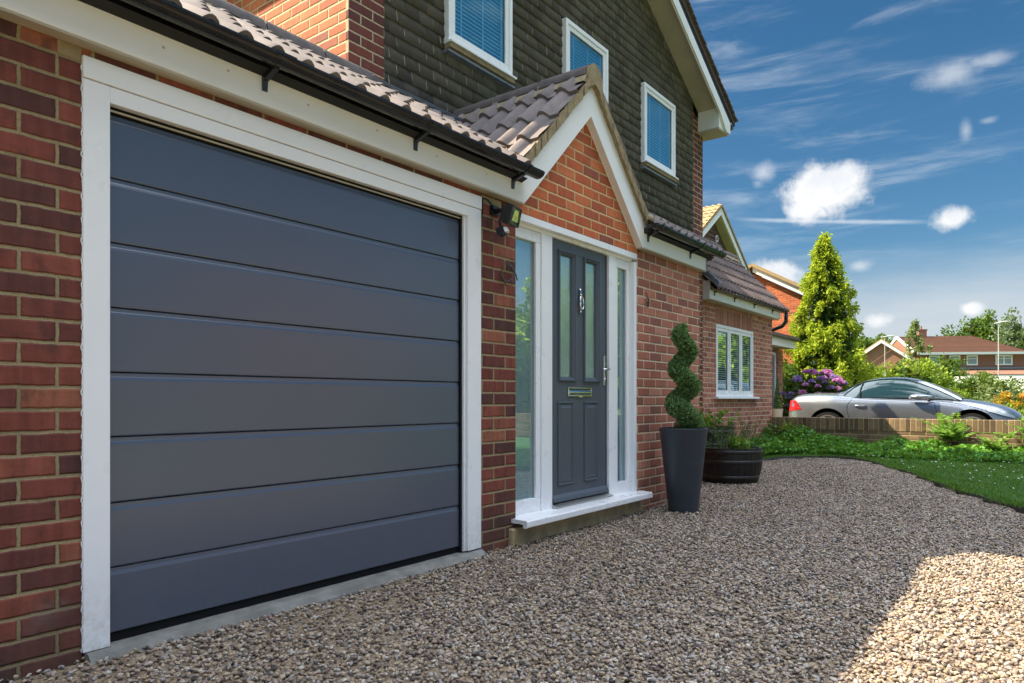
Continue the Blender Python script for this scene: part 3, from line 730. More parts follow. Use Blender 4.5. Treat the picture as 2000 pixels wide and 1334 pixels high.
# ---- windows
def window(name, x0, x1, z0, z1, y, parent, panes=1, fw=.05, sw=.045, blind=True, depth=.07, sill=(.03, .0), glass=None, bay=.02, lefthide=0):
    mb = MB()
    yf, yb = y - .03, y + .03
    mb.box(x0, x1, yf, yb, z0, z0 + fw).box(x0, x1, yf, yb, z1 - fw, z1).box(x0, x0 + fw, yf, yb, z0 + fw, z1 - fw).box(x1 - fw, x1, yf, yb, z0 + fw, z1 - fw)
    w = (x1 - x0 - 2 * fw) / panes
    for i in range(1, panes): mb.box(x0 + fw + w * i - .018, x0 + fw + w * i + .018, yf + .004, yb, z0 + fw, z1 - fw)
    fr = mb.build(name, M['upvc'], parent, bevel=.003)
    for i in range(panes):
        a, b = x0 + fw + w * i + (.018 if i else 0), x0 + fw + w * (i + 1) - (.018 if i < panes - 1 else 0); c, d = z0 + fw, z1 - fw
        s = MB(); ys = y - .018
        s.box(a, b, ys, yb - .006, c, c + sw).box(a, b, ys, yb - .006, d - sw, d).box(a, a + sw, ys, yb - .006, c + sw, d - sw).box(b - sw, b, ys, yb - .006, c + sw, d - sw)
        s.build('sash', M['upvc'], fr, bevel=.004)
        MB().box(a + sw - .004, b - sw + .004, y - .003, y + .002, c + sw - .004, d - sw + .004).build('pane', glass or M['glass'], fr)
        g = MB(); e = .006
        g.box(a + sw - .001, a + sw + e, y - .0045, y + .001, c + sw, d - sw).box(b - sw - e, b - sw + .001, y - .0045, y + .001, c + sw, d - sw)
        g.box(a + sw, b - sw, y - .0045, y + .001, c + sw - .001, c + sw + e).box(a + sw, b - sw, y - .0045, y + .001, d - sw - e, d - sw + .001)
        g.build('gasket', M['rubber'], fr)
    if blind:
        s = MB(); z = z0 + fw + sw + .01
        while z < z1 - fw - sw:
            s.add([(x0 + fw, y + .006, z), (x1 - fw, y + .006, z), (x1 - fw, y + .018, z + .016), (x0 + fw, y + .018, z + .016)], [(0, 1, 2, 3)]); z += (.036 if panes == 1 else .036)
        for fx in (.22, .55, .85) if panes == 1 else (.1, .3, .5, .7, .9):
            xx = x0 + (x1 - x0) * fx; s.box(xx - .006, xx + .006, y + .004, y + .0055, z0 + fw + sw, z1 - fw - sw)
        s.build('blind', M['blind_slat'], fr)
    MB().box(x0 + .01, x1 - .01, y + .0255, y + .028, z0 + .01, z1 - .01).build('room', M['blind'] if blind and panes == 1 else M['dark_room'], fr)
    return fr
for i, (x0, x1, z0, z1) in enumerate(WINS):
    w = window('window', x0, x1, z0, z1, 1.272, H, fw=.045, sw=.05)
    MB().box(x0 - .005, x1 + .02, 1.205, 1.31, z0 - .022, z0 - .002).build('sill', M['upvc'], w, bevel=.003)
    MB().prism([(1.222, z0 - .060), (1.222, z0 - .024), (1.315, z0 - .024), (1.315, z0 - .075)], 'x', x0, x1 + .005).build('sill_board', M['bedding'], w)
    MB().box(x0 - .01, x1 + .03, 1.235, 1.31, z0 - .098, z0 - .078).build('flashing', M['lead'], w)

# ---- main roof (only its verges and eaves can be seen)
mb = MB()
mb.prism([(6.67, 10.86 - .55 * 6.67), (10.45, 10.86 - .55 * 10.45), (10.45, 10.80 - .55 * 10.45), (6.67, 10.78 - .55 * 6.67)], 'y', .975, 9.2)
mb.prism([(6.67, 10.86 - .55 * 6.67), (6.67, 10.78 - .55 * 6.67), (2.95, 10.78 - .55 * 10.39), (2.95, 10.86 - .55 * 10.39)], 'y', .975, 9.2)
mroof = mb.build('roof', M['roof_tile_brown'], H)
mb = MB()
for sgn in (1, -1):
    k = 0; x = 6.70
    while x < 10.44:
        xx = x if sgn > 0 else 13.34 - x; x2 = min(x + .125, 10.47); xx2 = x2 if sgn > 0 else 13.34 - x2; j = random.uniform(-.006, .006)
        za = 10.885 - .55 * x; zb = 10.885 - .55 * x2 + .014
        mb.prism([(xx, za - .01), (xx2, zb - .0), (xx2, zb - .018), (xx, za - .028)], 'y', .935 + j, 1.12); x += .09
mb.build('verge_tiles', M['roof_tile_brown'], mroof)
mb = MB(); mb.prism([(6.67, 10.62 - .55 * 6.67), (10.2, 10.62 - .55 * 10.2), (10.2, 4.855), (10.06, 4.855), (9.80, 10.46 - .55 * 9.8), (6.67, 10.46 - .55 * 6.67)], 'y', .955, .985)
mb.prism([(6.67, 10.62 - .55 * 6.67), (6.67, 10.46 - .55 * 6.67), (3.14, 10.46 - .55 * 10.2), (3.14, 10.62 - .55 * 10.2)], 'y', .955, .985)
mb.build('barge_board', M['fascia'], mroof, bevel=.003)
mb = MB(); mb.prism([(6.67, 10.78 - .55 * 6.67), (10.36, 10.78 - .55 * 10.36), (10.30, 10.622 - .55 * 10.3), (6.67, 10.622 - .55 * 6.67)], 'y', .985, 1.33)
mb.prism([(6.67, 10.78 - .55 * 6.67), (6.67, 10.622 - .55 * 6.67), (3.0, 10.622 - .55 * 10.3), (3.0, 10.78 - .55 * 10.36)], 'y', .985, 1.33)
mb.build('undercloak', M['wood_black'], mroof)
mb = MB(); mb.prism([(6.67, 10.575 - .55 * 6.67), (10.0, 10.575 - .55 * 10.0), (10.0, 10.545 - .55 * 10), (6.67, 10.545 - .55 * 6.67)], 'y', .985, 1.30)
mb.prism([(6.67, 10.575 - .55 * 6.67), (6.67, 10.545 - .55 * 6.67), (3.35, 10.545 - .55 * 9.99), (3.35, 10.575 - .55 * 9.99)], 'y', .985, 1.30)
mb.build('soffit', M['soffit'], mroof)
mb = MB(); mb.prism([(9.83, 4.862), (10.19, 4.862), (10.19, 5.0), (9.83, 5.16)], 'y', .987, 1.298); mb.build('box_end', M['fascia'], mroof, bevel=.003)
for a, b, c in ((9.835, 10.195, 4.838), (3.14, 3.36, 4.89)): MB().box(a, b, .99, 9.1, c, c + .022).build('soffit', M['soffit'], mroof)
for a, b, c in ((10.19, 10.21, 4.85), (3.12, 3.14, 4.88)): MB().box(a, b, .99, 9.1, c, c + .19).build('fascia', M['fascia'], mroof)
MB().tube([(10.29, .96, 5.0), (10.29, 9.1, 5.0)], .055, 12).build('gutter', M['gutter'], mroof, smooth=True)

# ---- garage: frame, door
mb = MB()
mb.box(1.065, 1.158, -.010, .075, -.002, 2.092).box(3.186, 3.312, -.010, .075, .004, 2.092).box(1.158, 3.186, -.010, .075, 2.030, 2.092)
fr = mb.build('garage_door_frame', M['upvc'], H, bevel=.003)
MB().box(1.063, 3.312, -.016, .075, 2.0945, 2.174).build('head_board', M['upvc'], fr, bevel=.004)
MB().box(3.166, 3.184, .006, .09, .004, 2.030).build('reveal', M['upvc'], fr, bevel=.002)
MB().box(1.168, 1.182, .052, .058, .01, 2.01).box(3.150, 3.166, .02, .09, .0, 2.03).box(1.158, 3.166, .024, .10, 2.004, 2.030).box(1.158, 3.166, .040, .10, .0, .040).build('seal', M['rubber'], fr)
MB().box(1.160, 3.150, .018, .0235, 2.010, 2.017).build('top_trim', M['soffit'], fr)
# white silicone bead squeezed into the brick joints
mb = MB(); pth = []; z = 0.0
while z < 2.17:
    jn = (z % .0789) / .0789; pth.append((1.0645 - (.0035 if jn < .12 or jn > .90 else 0) + random.uniform(-.001, .001), -.004, z)); z += .0085
mb.tube(pth, .0020, 6); mb.build('sealant', M['upvc'], fr, smooth=True); mb = MB(); pth = [(3.3135 + random.uniform(-.001, .001), -.003, .01 + i * .02) for i in range(105)]; mb.tube(pth, .003, 6)
mb.build('sealant', M['upvc'], fr, smooth=True)
GD = MB().box(1.16, 3.15, .072, .10, .02, 2.02).build('garage_door', M['rubber'], H)
ZS = [.034, .283, .529, .780, 1.026, 1.273, 1.520, 1.765, 2.008]
for a, b in zip(ZS[:-1], ZS[1:]):
    y = .032
    MB().prism([(y + .03, a), (y + .008, a), (y + .001, a + .0025), (y, a + .006), (y, b - .031), (y + .0004, b - .029), (y + .0026, b - .020), (y + .0040, b - .0165), (y + .0042, b - .0045), (y + .007, b - .002), (y + .03, b - .002)], 'x', 1.160, 3.150).build('panel', M['garage'], GD)
# concrete upstand and the fascia with screw caps
mb = MB(); mb.box(-1.5, 3.688, -.062, -.030, 2.212, 2.386); fa = mb.build('fascia', M['fascia'], H, bevel=.006)
MB().box(-1.5, 3.688, -.0605, .0, 2.203, 2.2105).build('soffit', M['soffit'], fa)
mb = MB()
for i in range(9): mb.lathe([(0, 0), (.006, 0), (.0055, .002), (0, .003)], (0, 0, 0), 10)
for i, x in enumerate([.9, 1.33, 1.60, 2.0, 2.42, 2.86, 3.3]):
    z = 2.300 - .01 * (i % 2); MB().add([(x + .006 * math.cos(k * .785), -.0635, z + .006 * math.sin(k * .785)) for k in range(8)] + [(x, -.065, z)], [(k, (k + 1) % 8, 8) for k in range(8)]).build('nail_head', M['soffit'], fa)
GB = [.62, 1.77, 2.69, 3.56]
gutter_run('gutter', -1.5, 3.70, -.160, 2.388, H, GB, joints=(1.785, 2.70), ends=(True, True), r=.046)
MB().box(5.382, 6.775, -.062, -.030, 2.215, 2.386).build('fascia', M['fascia'], H, bevel=.006)
MB().box(5.382, 6.775, -.060, .0, 2.205, 2.2135).build('soffit', M['soffit'], H)
MB().prism([(-.062, 2.215), (-.062, 2.386), (.9, 2.97), (.9, 2.215)], 'x', 6.752, 6.776).build('end_board', M['fascia'], H)
gutter_run('gutter', 5.36, 6.92, -.160, 2.388, H, (5.47, 6.36), joints=(5.56, 6.80), r=.046)

# ---- lean-to roof in front of the main wall
T31 = math.tan(R(32.3))
def porch_z(x): return 3.375 - abs(x - 4.535)
def keep_lean(c): return not (abs(c.x - 4.535) < 1.05 and c.z < porch_z(c.x) - .03)
V31 = (0, math.cos(R(32.3)), math.sin(R(32.3)))
tile_roof('tiled_roof', M['roof_tile'], (-1.5, -.145, 2.388), (1, 0, 0), V31, 6.0, 1.345 / math.cos(R(32.3)), H, keep=keep_lean)
tile_roof('tiled_roof', M['roof_tile'], (4.5, -.145, 2.388), (1, 0, 0), V31, 2.4, 1.345 / math.cos(R(32.3)), H, keep=keep_lean)
tile_roof('tiled_roof', M['roof_tile'], (6.9, 1.0, 3.04), (1, 0, 0), V31, 3.0, .24, H)
for a, b, c in ((-1.5, 3.66, 1.20), (5.40, 6.86, 1.28)): MB().prism([(-.11, 2.355), (c, 2.355 + (c + .11) * T31), (c, 2.2), (-.02, 2.32)], 'x', a, b).build('roof_deck', M['dark_room'], H)
MB().prism([(1.2, 3.19), (2.7, 2.40), (2.7, 2.36), (1.2, 3.15)], 'x', -1.5, 3.34).build('rear_slope', M['roof_tile'], H)
ridge('ridge_tiles', (-1.5, 1.20, 3.235), (3.44, 1.20, 3.235), H, r=.105)
ridge('ridge_tiles', (5.6, 1.17, 3.155), (10.22, 1.17, 3.155), H, r=.095)
mb = MB()
for i in range(9):
    a = 3.40 + i * .37; mb.prism([(1.10, 3.245 - .0), (1.300, 3.255), (1.300, 3.37), (1.285, 3.37), (1.275, 3.29), (1.09, 3.268)], 'x', a + .002, a + .376)
mb.build('lead_flashing', M['lead'], H, bevel=.002)

# ---- porch gable
BX = [(3.690, 2.212), (4.535, 3.057), (4.535, 3.300), (3.690, 2.455)]
mb = MB(); mb.prism(BX, 'y', -.060, -.0015); bl = mb.build('barge_board', M['fascia'], H, bevel=.004)
mb = MB(); mb.prism([(9.07 - x + .01 * 0, z) for x, z in BX[::-1]], 'y', -.0605, -.0015); br = mb.build('barge_board', M['fascia'], H, bevel=.004)
MB().prism([(5.382, 2.2145), (5.46, 2.2145), (5.46, 2.43), (5.40, 2.43), (5.382, 2.447)], 'y', -.0585, -.003).build('fascia_return', M['fascia'], br)
def slope_poly(c0, c1, x0=3.60):   # band between z = c0+(x-3.69) and z = c1+(x-3.69)
    return [(x0, c0 + x0 - 3.69), (4.535, c0 + .845), (4.535, c1 + .845), (x0, c1 + x0 - 3.69)]
mb = MB()
for s in (0, 1):
    n = 26; a0, a1 = 3.60, 4.535
    for i in range(n):
        x0 = a0 + (a1 - a0) * i / n; x1 = a0 + (a1 - a0) * (i + 1) / n + .002; jt = random.uniform(-.007, .009); jb = random.uniform(-.006, .006); jy = random.uniform(-.006, .006)
        pl = [(x0, 2.457 + jb + x0 - 3.69), (x1, 2.457 + jb + x1 - 3.69), (x1, 2.523 + jt + x1 - 3.69), (x0, 2.523 + jt + x0 - 3.69)]
        if s: pl = [(9.07 - x, z) for x, z in pl[::-1]]
        mb.prism(pl, 'y', -.092 + jy, .06)
mb.build('verge_mortar', M['bedding'], H, bevel=.008)
keepL = lambda c: c.z > 2.388 + (c.y + .145) * T31 - .04
c45 = math.cos(R(45))
tile_roof('tiled_roof', M['roof_tile'], (3.585, -.088, 2.408), (0, 1, 0), (c45, 0, c45), 1.38, .935 / c45, H, gauge=.345, keep=keepL, roll=.050, period=.185, thick=.028, lift=.032)
tile_roof('tiled_roof', M['roof_tile'], (5.485, 1.292, 2.408), (0, -1, 0), (-c45, 0, c45), 1.38, .935 / c45, H, gauge=.345, keep=keepL, roll=.050, period=.185, thick=.028, lift=.032)
MB().prism([(3.60, 2.37), (4.535, 3.305), (5.47, 2.37), (5.2, 2.3), (4.535, 2.9), (3.8, 2.3)], 'y', .02, 1.30).build('roof_deck', M['dark_room'], H)
rd = ridge('ridge_tiles', (4.535, -.085, 3.335), (4.535, 1.27, 3.335), H, r=.098, seg=.45)
mb = MB(); pr = [(4.535 + .093 * math.cos(math.pi * k / 12), 3.335 + .093 * math.sin(math.pi * k / 12)) for k in range(13)] + [(4.43, 3.23), (4.535, 3.29), (4.64, 3.23)]
mb.prism(pr, 'y', -.099, -.06); mb.build('ridge_end', M['bedding'], rd, bevel=.006)
mb = MB(); mb2 = MB(); n = 14   # mortar in the valley with the lean-to
for i in range(n):
    y = -.10 + 1.36 * i / n; z = 2.428 + (y + .145) * T31; x = 4.535 - (3.375 - z); x2 = 4.535 + (3.375 - z)
    if i < 12:
        mb.tube([(x - .02, y, z + .0), (x + .04 + .09 * 1, y + .13, z + .075)], [.035, .033], 7)
        mb2.tube([(x2 + .02, y, z + .0), (x2 - .13, y + .13, z + .075)], [.035, .033], 7)
mb.build('valley_mortar', M['bedding'], H, autosmooth=60); mb2.build('valley_mortar', M['bedding'], H, autosmooth=60)

# ---- front door unit
FY = .045
mb = MB()
mb.box(3.66, 5.385, FY, FY + .07, 2.095, 2.166)                                # head
mb.box(3.66, 3.70, FY, FY + .07, .135, 2.095).box(5.352, 5.398, FY - .04, FY + .07, .135, 2.095)
mb.box(4.035, 4.165, FY - .006, FY + .07, .135, 2.095).box(4.985, 5.095, FY - .006, FY + .07, .135, 2.095)  # door posts
DF = mb.build('front_door_frame', M['upvc'], H, bevel=.004)
MB().box(3.662, 5.399, FY - .044, FY, 2.118, 2.167).build('head_trim', M['upvc'], DF, bevel=.003)
for a, b in ((3.70, 4.033), (5.097, 5.352)):
    s = MB(); q = .055 if a < 4 else .05; l = .012 if a < 4 else q
    s.box(a, b, FY + .006, FY + .06, .137, .137 + .095).box(a, b, FY + .006, FY + .06, 2.02, 2.093).box(a, a + l, FY + .006, FY + .06, .232, 2.02).box(b - q, b, FY + .006, FY + .06, .232, 2.02)
    s.build('sash', M['upvc'], DF, bevel=.004)
    MB().box(a + l - .003, b - q + .003, FY + .030, FY + .035, .229, 2.023).build('sidelight_pane', M['glass_clear'], DF)
    g = MB(); g.box(b - q - .0022, b - q, FY + .0275, FY + .031, .232, 2.02); g.build('gasket', M['rubber'], DF)
    MB().box(a, b, FY + .050, FY + .055, .2, 2.05).build('frosted_film', M['frosted'] if a < 4 else M['frosted_dark'], DF)
MB().prism([(-.125, .090), (-.125, .128), (-.118, .134), (.11, .140), (.11, .118), (-.10, .114), (-.10, .090)], 'x', 3.628, 5.425).build('sill', M['upvc'], DF, bevel=.003)
MB().prism([(.0, .141), (-.0, .148), (.05, .165), (.06, .141)], 'x', 4.166, 4.984).build('threshold_bar', M['steel'], DF)
# the door leaf, with moulded glazing frames and raised panels
DX0, DX1, DZ0, DZ1 = 4.175, 4.978, .168, 2.090; y = FY + .022
holes = [(4.284, 4.508, 1.062, 2.020), (4.636, 4.862, 1.062, 2.020)]
pan = [(4.270, 4.482, .285, .905), (4.636, 4.842, .285, .905)]
mb = MB(); xs = [DX0, 4.284, 4.508, 4.636, 4.862, DX1]
mb.box(DX0, DX1, y, y + .04, DZ0, 1.062).box(DX0, DX1, y, y + .04, 2.020, DZ1).box(DX0, 4.284, y, y + .04, 1.062, 2.020).box(4.508, 4.636, y, y + .04, 1.062, 2.020).box(4.862, DX1, y, y + .04, 1.062, 2.020)
DO = mb.build('front_door', M['door'], H, bevel=.002)
def ringmould(x0, x1, z0, z1, prof, name, mat, parent):
    """moulding round a rectangle: prof = [(inset, y)]"""
    mb = MB(); vs = []
    for ins, yy in prof: vs += [(x0 + ins, yy, z0 + ins), (x1 - ins, yy, z0 + ins), (x1 - ins, yy, z1 - ins), (x0 + ins, yy, z1 - ins)]
    fs = [(i * 4 + k, i * 4 + (k + 1) % 4, i * 4 + 4 + (k + 1) % 4, i * 4 + 4 + k) for i in range(len(prof) - 1) for k in range(4)]
    mb.add(vs, fs); return mb.build(name, mat, parent)
for a, b, c, d in holes:
    ringmould(a - .008, b + .008, c - .008, d + .008, [(0, y), (.003, y - .014), (.012, y - .016), (.018, y - .006), (.026, y - .004), (.034, y + .006), (.040, y + .018)], 'glazing_bead', M['door'], DO)
    MB().box(a + .03, b - .03, y + .014, y + .018, c + .03, d - .03).build('pane', M['glass_door'], DO)
    MB().box(a + .02, b - .02, y + .026, y + .030, c + .02, d - .02).build('obscure_glass', M['frosted_pale'], DO)
for a, b, c, d in pan:
    o = ringmould(a, b, c, d, [(0, y - .0005), (.003, y - .011), (.010, y - .012), (.017, y - .0015), (.023, y - .0015), (.048, y - .014), (.050, y - .014)], 'panel_moulding', M['door'], DO)
    MB().box(a + .049, b - .049, y - .014, y + .001, c + .049, d - .049).build('raised_panel', M['door'], DO)
MB().prism([(y - .030, DZ0 + .004), (y - .030, DZ0 + .012), (y - .022, DZ0 + .034), (y - .004, DZ0 + .052), (y + .0, DZ0 + .056), (y, DZ0)], 'x', DX0 + .004, DX1 - .006).build('weather_bar', M['door'], DO, bevel=.002)
MB().box(DX1 + .0005, DX1 + .006, y - .004, y + .03, DZ0, DZ1).box(DX0, DX1, y + .01, y + .03, DZ1 + .0005, DZ1 + .005).build('gasket', M['rubber'], DO)
# letterbox, knocker, handle
lx0, lx1, lz0, lz1 = 4.405, 4.742, .945, 1.012
mb = MB(); mb.box(lx0, lx1, y - .010, y - .001, lz0, lz0 + .008).box(lx0, lx1, y - .010, y - .001, lz1 - .008, lz1).box(lx0, lx0 + .010, y - .010, y - .001, lz0 + .008, lz1 - .008).box(lx1 - .010, lx1, y - .010, y - .001, lz0 + .008, lz1 - .008)
LB = mb.build('letterbox', M['chrome'], DO, bevel=.002)
mb = MB(); n = 6; pf = [(y - .006 - .010 * math.sin(math.pi * k / n) ** .8, lz0 + .010 + (lz1 - lz0 - .030) * k / n) for k in range(n + 1)]
mb.prism(pf + [(y - .001, pf[-1][1]), (y - .001, pf[0][1])], 'x', lx0 + .013, lx1 - .013).build('flap', M['chrome'], LB, autosmooth=30)
MB().box(4.55, 4.60, y - .016, y - .010, lz0 - .008, lz0 + .001).build('flap_lip', M['chrome'], LB, bevel=.002)
kx = 4.572
mb = MB(); mb.tube([(kx, y - .004, 1.775), (kx, y - .010, 1.755), (kx, y - .012, 1.735), (kx, y - .014, 1.715)], [.005, .010, .007, .014], 10)
mb.tube([(kx, y - .0, 1.70), (kx, y - .022, 1.70)], [.016, .012], 12)
KN = mb.build('knocker', M['chrome'], DO, smooth=True)
ring = [(kx + .026 * math.sin(t) , y - .020 - .006 * (1 - math.cos(t)) * .5, 1.660 + .050 * math.cos(t)) for t in [2 * math.pi * k / 28 for k in range(29)]]
MB().tube(ring, .0052, 8, cap=False).build('knocker_ring', M['chrome'], KN, smooth=True)
MB().tube([(kx, y - .001, 1.595), (kx, y - .020, 1.595)], [.011, .009], 10).tube([(kx - .006, y - .013, 1.705), (kx - .004, y - .016, 1.625)], .008, 8).build('striker', M['chrome'], KN, smooth=True)
mb = MB(); mb.box(4.938, 4.962, y - .008, y, 1.035, 1.275); HD = mb.build('handle_plate', M['chrome'], DO, bevel=.003)
MB().tube([(4.950, y - .004, 1.165), (4.950, y - .045, 1.165), (4.942, y - .052, 1.165), (4.905, y - .052, 1.163), (4.855, y - .050, 1.160)], [.009, .008, .009, .008, .007], 10).build('lever', M['chrome'], HD, smooth=True)
MB().tube([(4.950, y - .002, 1.085), (4.950, y - .014, 1.085)], .009, 12).build('lock', M['chrome'], HD, smooth=True)

# ---- set-back extension at the far end
EY = 1.41
mb = MB(); EX0, EX1, wz0, wz1, wx0, wx1 = 10.0, 13.66, .965, 2.128, 10.80, 12.56
mb.box(EX0, wx0, EY, EY + .12, -.25, 2.50).box(wx1, EX1, EY, EY + .12, -.25, 2.50).box(wx0, wx1, EY, EY + .12, -.25, wz0)
mb.build('brick_wall', M['brick_ext'], H)
MB().box(wx0, wx1, EY, EY + .12, wz1, 2.50).build('soldier_course', M['brick_soldier'], H)
MB().prism([(EY + .12, -.25), (3.2, -.25), (3.2, 2.6), (2.19, 3.62), (EY + .12, 2.8)], 'x', 10.01, EX1 - .003).build('side_wall', M['brick_side'], H)
w = window('window', wx0, wx1, wz0, wz1, EY + .022, H, panes=3, fw=.05, sw=.055, glass=M['glass_clear'])
MB().box(wx0 - .05, wx1 + .16, EY - .07, EY + .05, wz0 - .035, wz0 - .002).build('sill', M['upvc'], w, bevel=.005)
ef = MB().box(10.19, 13.66, 1.255, 1.28, 2.445, 2.60).box(10.16, 10.188, 1.255, EY - .002, 2.44, 2.72).build('fascia', M['fascia'], H, bevel=.004)
MB().box(10.19, 13.66, 1.28, EY, 2.438, 2.4445).build('soffit', M['soffit'], ef)
gutter_run('gutter', 10.22, 13.80, 1.185, 2.615, H, (10.34, 11.2, 12.15, 13.15), r=.052, y_wall=1.255, joints=(11.55,))
VE = Vector((0, 1.09, 1.16)).normalized()
tile_roof('tiled_roof', M['roof_tile_brown'], (10.16, 1.165, 2.60), (1, 0, 0), VE, 3.60, 1.52, H, gauge=.30, keep=None, roll=.034)
MB().prism([(1.17, 2.57), (2.22, 3.66), (3.3, 2.57), (3.3, 2.50), (2.22, 3.58), (1.25, 2.57)], 'x', 10.17, 13.74).build('roof_deck', M['bedding'], H)
ridge('ridge_tiles', (10.05, 2.20, 3.70), (13.78, 2.20, 3.70), H, r=.10)
MB().prism([(1.10, 2.60), (1.42, 2.94), (1.42, 3.0), (1.08, 2.66)], 'x', 10.07, 10.17).build('lead_flashing', M['lead'], H, bevel=.01)
MB().tube([(13.77, 1.185, 2.57), (13.77, 1.185, 2.40), (13.76, 1.25, 2.32), (13.73, 1.95, 2.08), (13.72, 2.02, 2.0), (13.72, 2.02, -.05)], .036, 12).build('downpipe', M['gutter'], H, smooth=True)

# ================================================================ THINGS ON THE FRONT WALL
# floodlight with motion sensor
FL = thing('floodlight', 'black floodlight with motion sensor fixed to the brick pier beside the front door', 'floodlight', (3.43, 0, 2.09))
MB().box(3.405, 3.475, -.022, -.001, 2.085, 2.145).build('mounting_plate', M['black_plastic'], FL, bevel=.003)
mb = MB(); mb.tube([(3.44, -.02, 2.11), (3.43, -.075, 2.105), (3.415, -.12, 2.085)], [.017, .014, .016], 10); mb.box(3.395, 3.435, -.118, -.098, 2.06, 2.105)
mb.build('arm', M['black_plastic'], FL, bevel=.002)
TL = Matrix.Translation((3.385, -.185, 2.045)) @ Matrix.Rotation(R(12), 4, 'Z') @ Matrix.Rotation(R(14), 4, 'X')
mb = MB(TL); mb.box(-.066, .066, -.030, .020, -.058, .058)
for i in range(9): mb.box(-.055 + i * .013, -.050 + i * .013, .020, .046, -.045, .045)
mb.box(-.066, .066, -.036, -.030, .046, .058).box(-.066, .066, -.036, -.030, -.058, -.046).box(-.066, -.054, -.036, -.030, -.046, .046).box(.054, .066, -.036, -.030, -.046, .046)
HDL = mb.build('lamp_head', M['black_plastic'], FL, bevel=.004)
MB(TL).prism([(-.040, -.033), (.040, -.033), (.026, .034), (-.026, .034)], 'y', -.0335, -.0305).build('reflector', pmat('reflector', (.85, .82, .55), .18, 1.0), HDL)
MB(TL).box(-.012, .012, -.0345, -.0338, -.012, .010).build('emitter', pmat('emitter_yellow', (.75, .68, .12), .4), HDL)
MB(TL).box(-.052, .052, -.0365, -.0355, -.044, .044).build('lens', glass_mat('lens', (.95, .95, .9), .0, fm=.35), HDL)
TS = Matrix.Translation((3.342, -.165, 1.946)) @ Matrix.Rotation(R(18), 4, 'Z') @ Matrix.Rotation(R(-18), 4, 'X')
MB(TS).box(-.034, .034, -.010, .040, -.020, .026).tube([(0, .014, .02), (0, .010, .075)], .010, 8).build('sensor_housing', M['black_plastic'], FL, bevel=.007)
mb = MB(TS); mb.prism([(.030 * math.cos(a), -.010 - .020 * math.sin(a)) for a in [math.pi * k / 10 for k in range(11)]], 'z', -.016, .012)
mb.build('sensor_window', pmat('sensor_window', (.62, .62, .60), .35), FL, autosmooth=40)
MB().tube([(3.318, -.018, 2.168), (3.345, -.030, 2.160), (3.375, -.035, 2.140), (3.40, -.032, 2.118), (3.412, -.024, 2.104)], .0042, 6).tube([(3.318, -.016, 2.168), (3.3175, -.014, 2.13), (3.3175, -.012, 2.06)], .0035, 6).build('cable', M['rubber'], FL, smooth=True)
# coil of loose cable on the pier
mb = MB(); cx, cz = 3.558, 1.742; pth = [(3.500, -.004, 1.822), (3.515, -.018, 1.815), (3.545, -.022, 1.795), (3.590, -.026, 1.780)]
for t in range(34):
    a = R(60 - t * 23); r = .066 + .007 * math.sin(t * .9) - .0003 * t; pth.append((cx + r * math.cos(a) * 1.0, -.020 - .008 * math.sin(t * .7), cz + r * math.sin(a) * .93))
mb.tube(pth, .0024, 6); mb.tube([(3.578, -.018, 1.800), (3.612, -.026, 1.772), (3.640, -.032, 1.735), (3.648, -.034, 1.700)], .0040, 7)
mb.tube([(3.500, -.02, 1.722), (3.520, -.022, 1.685), (3.552, -.022, 1.652)], .004, 6); mb.tube([(3.618, -.02, 1.705), (3.606, -.022, 1.668)], .003, 6)
tag(mb.build('cable_coil', pmat('cable_grey', (.07, .07, .075), .45), smooth=True), 'loose coil of dark cable hanging on the brick pier', 'cable')
# small wire ornament on the porch wall
mb = MB(); cx, cz = 5.556, 1.765
mb.tube([(cx, -.004, 1.855), (cx + .002, -.012, 1.835), (cx - .004, -.014, 1.812)], .004, 6)
for q in (-1, 1, .4, -.4): mb.tube([(cx, -.014, 1.812)] + [(cx + q * .024 * math.sin(math.pi * k / 8), -.022 - .008 * math.cos(q * 2), 1.812 - .085 * k / 8) for k in range(1, 9)], .0035, 5)
mb.tube([(cx + .012 * math.cos(2 * math.pi * k / 12), -.024, 1.765 + .016 * math.sin(2 * math.pi * k / 12)) for k in range(13)], .004, 5)
tag(mb.build('wall_ornament', pmat('rusty_iron', (.08, .045, .035), .6), smooth=True), 'small dark wire ornament hanging on brick wall right of the front door', 'ornament')
# iron scroll bracket rising over the roof end
mb = MB(); sc = [(9.80, 1.02, 3.10), (9.80, 1.02, 3.24)] + [(9.80 + .0 + (.060 - .0022 * k) * (1 - math.cos(R(k * 20))) * 1.0, 1.02, 3.24 + (.060 - .0016 * k) * math.sin(R(k * 20)) * 1.0) for k in range(1, 19)]
tag(mb.tube(sc, .010, 7).build('scroll_bracket', pmat('painted_iron', (.42, .42, .40), .5), smooth=True), 'pale curled iron bracket standing up behind the end of the gutter', 'bracket')

# ================================================================ POTS AND PLANTS BY THE WALL
px, py = 5.665, -.30
PT = MB(); PT.lathe([(.0, 0), (.118, 0), (.124, .004), (.127, .012), (.202, .700), (.205, .706), (.203, .712), (.193, .712), (.188, .66), (.0, .66)], (px, py, G), 48)
pt = PT.build('planter', [noisy('planter_grey', (.036, .046, .062), (.045, .056, .074), 6, .42, bumpd=.0006, bscale=25)], autosmooth=40)
tag(pt, 'tall tapered slate grey planter holding the spiral topiary', 'planter')
TP = thing('spiral_topiary', 'clipped box topiary in a spiral growing from the slate grey planter', 'topiary', (px, py, .62))
def spiral(t):   # t 0..1 bottom to top
    z = .675 + .875 * t; a = R(-52.5 + 60) - t * 2 * math.pi * 2.9
    amp = .058 * (1 - t) ** .4 + .008; r = .108 * (1 - .36 * t) * (1 if t < .93 else (1 - (t - .93) / .07 * .5)); return (px + amp * math.cos(a), py + amp * math.sin(a), z), r
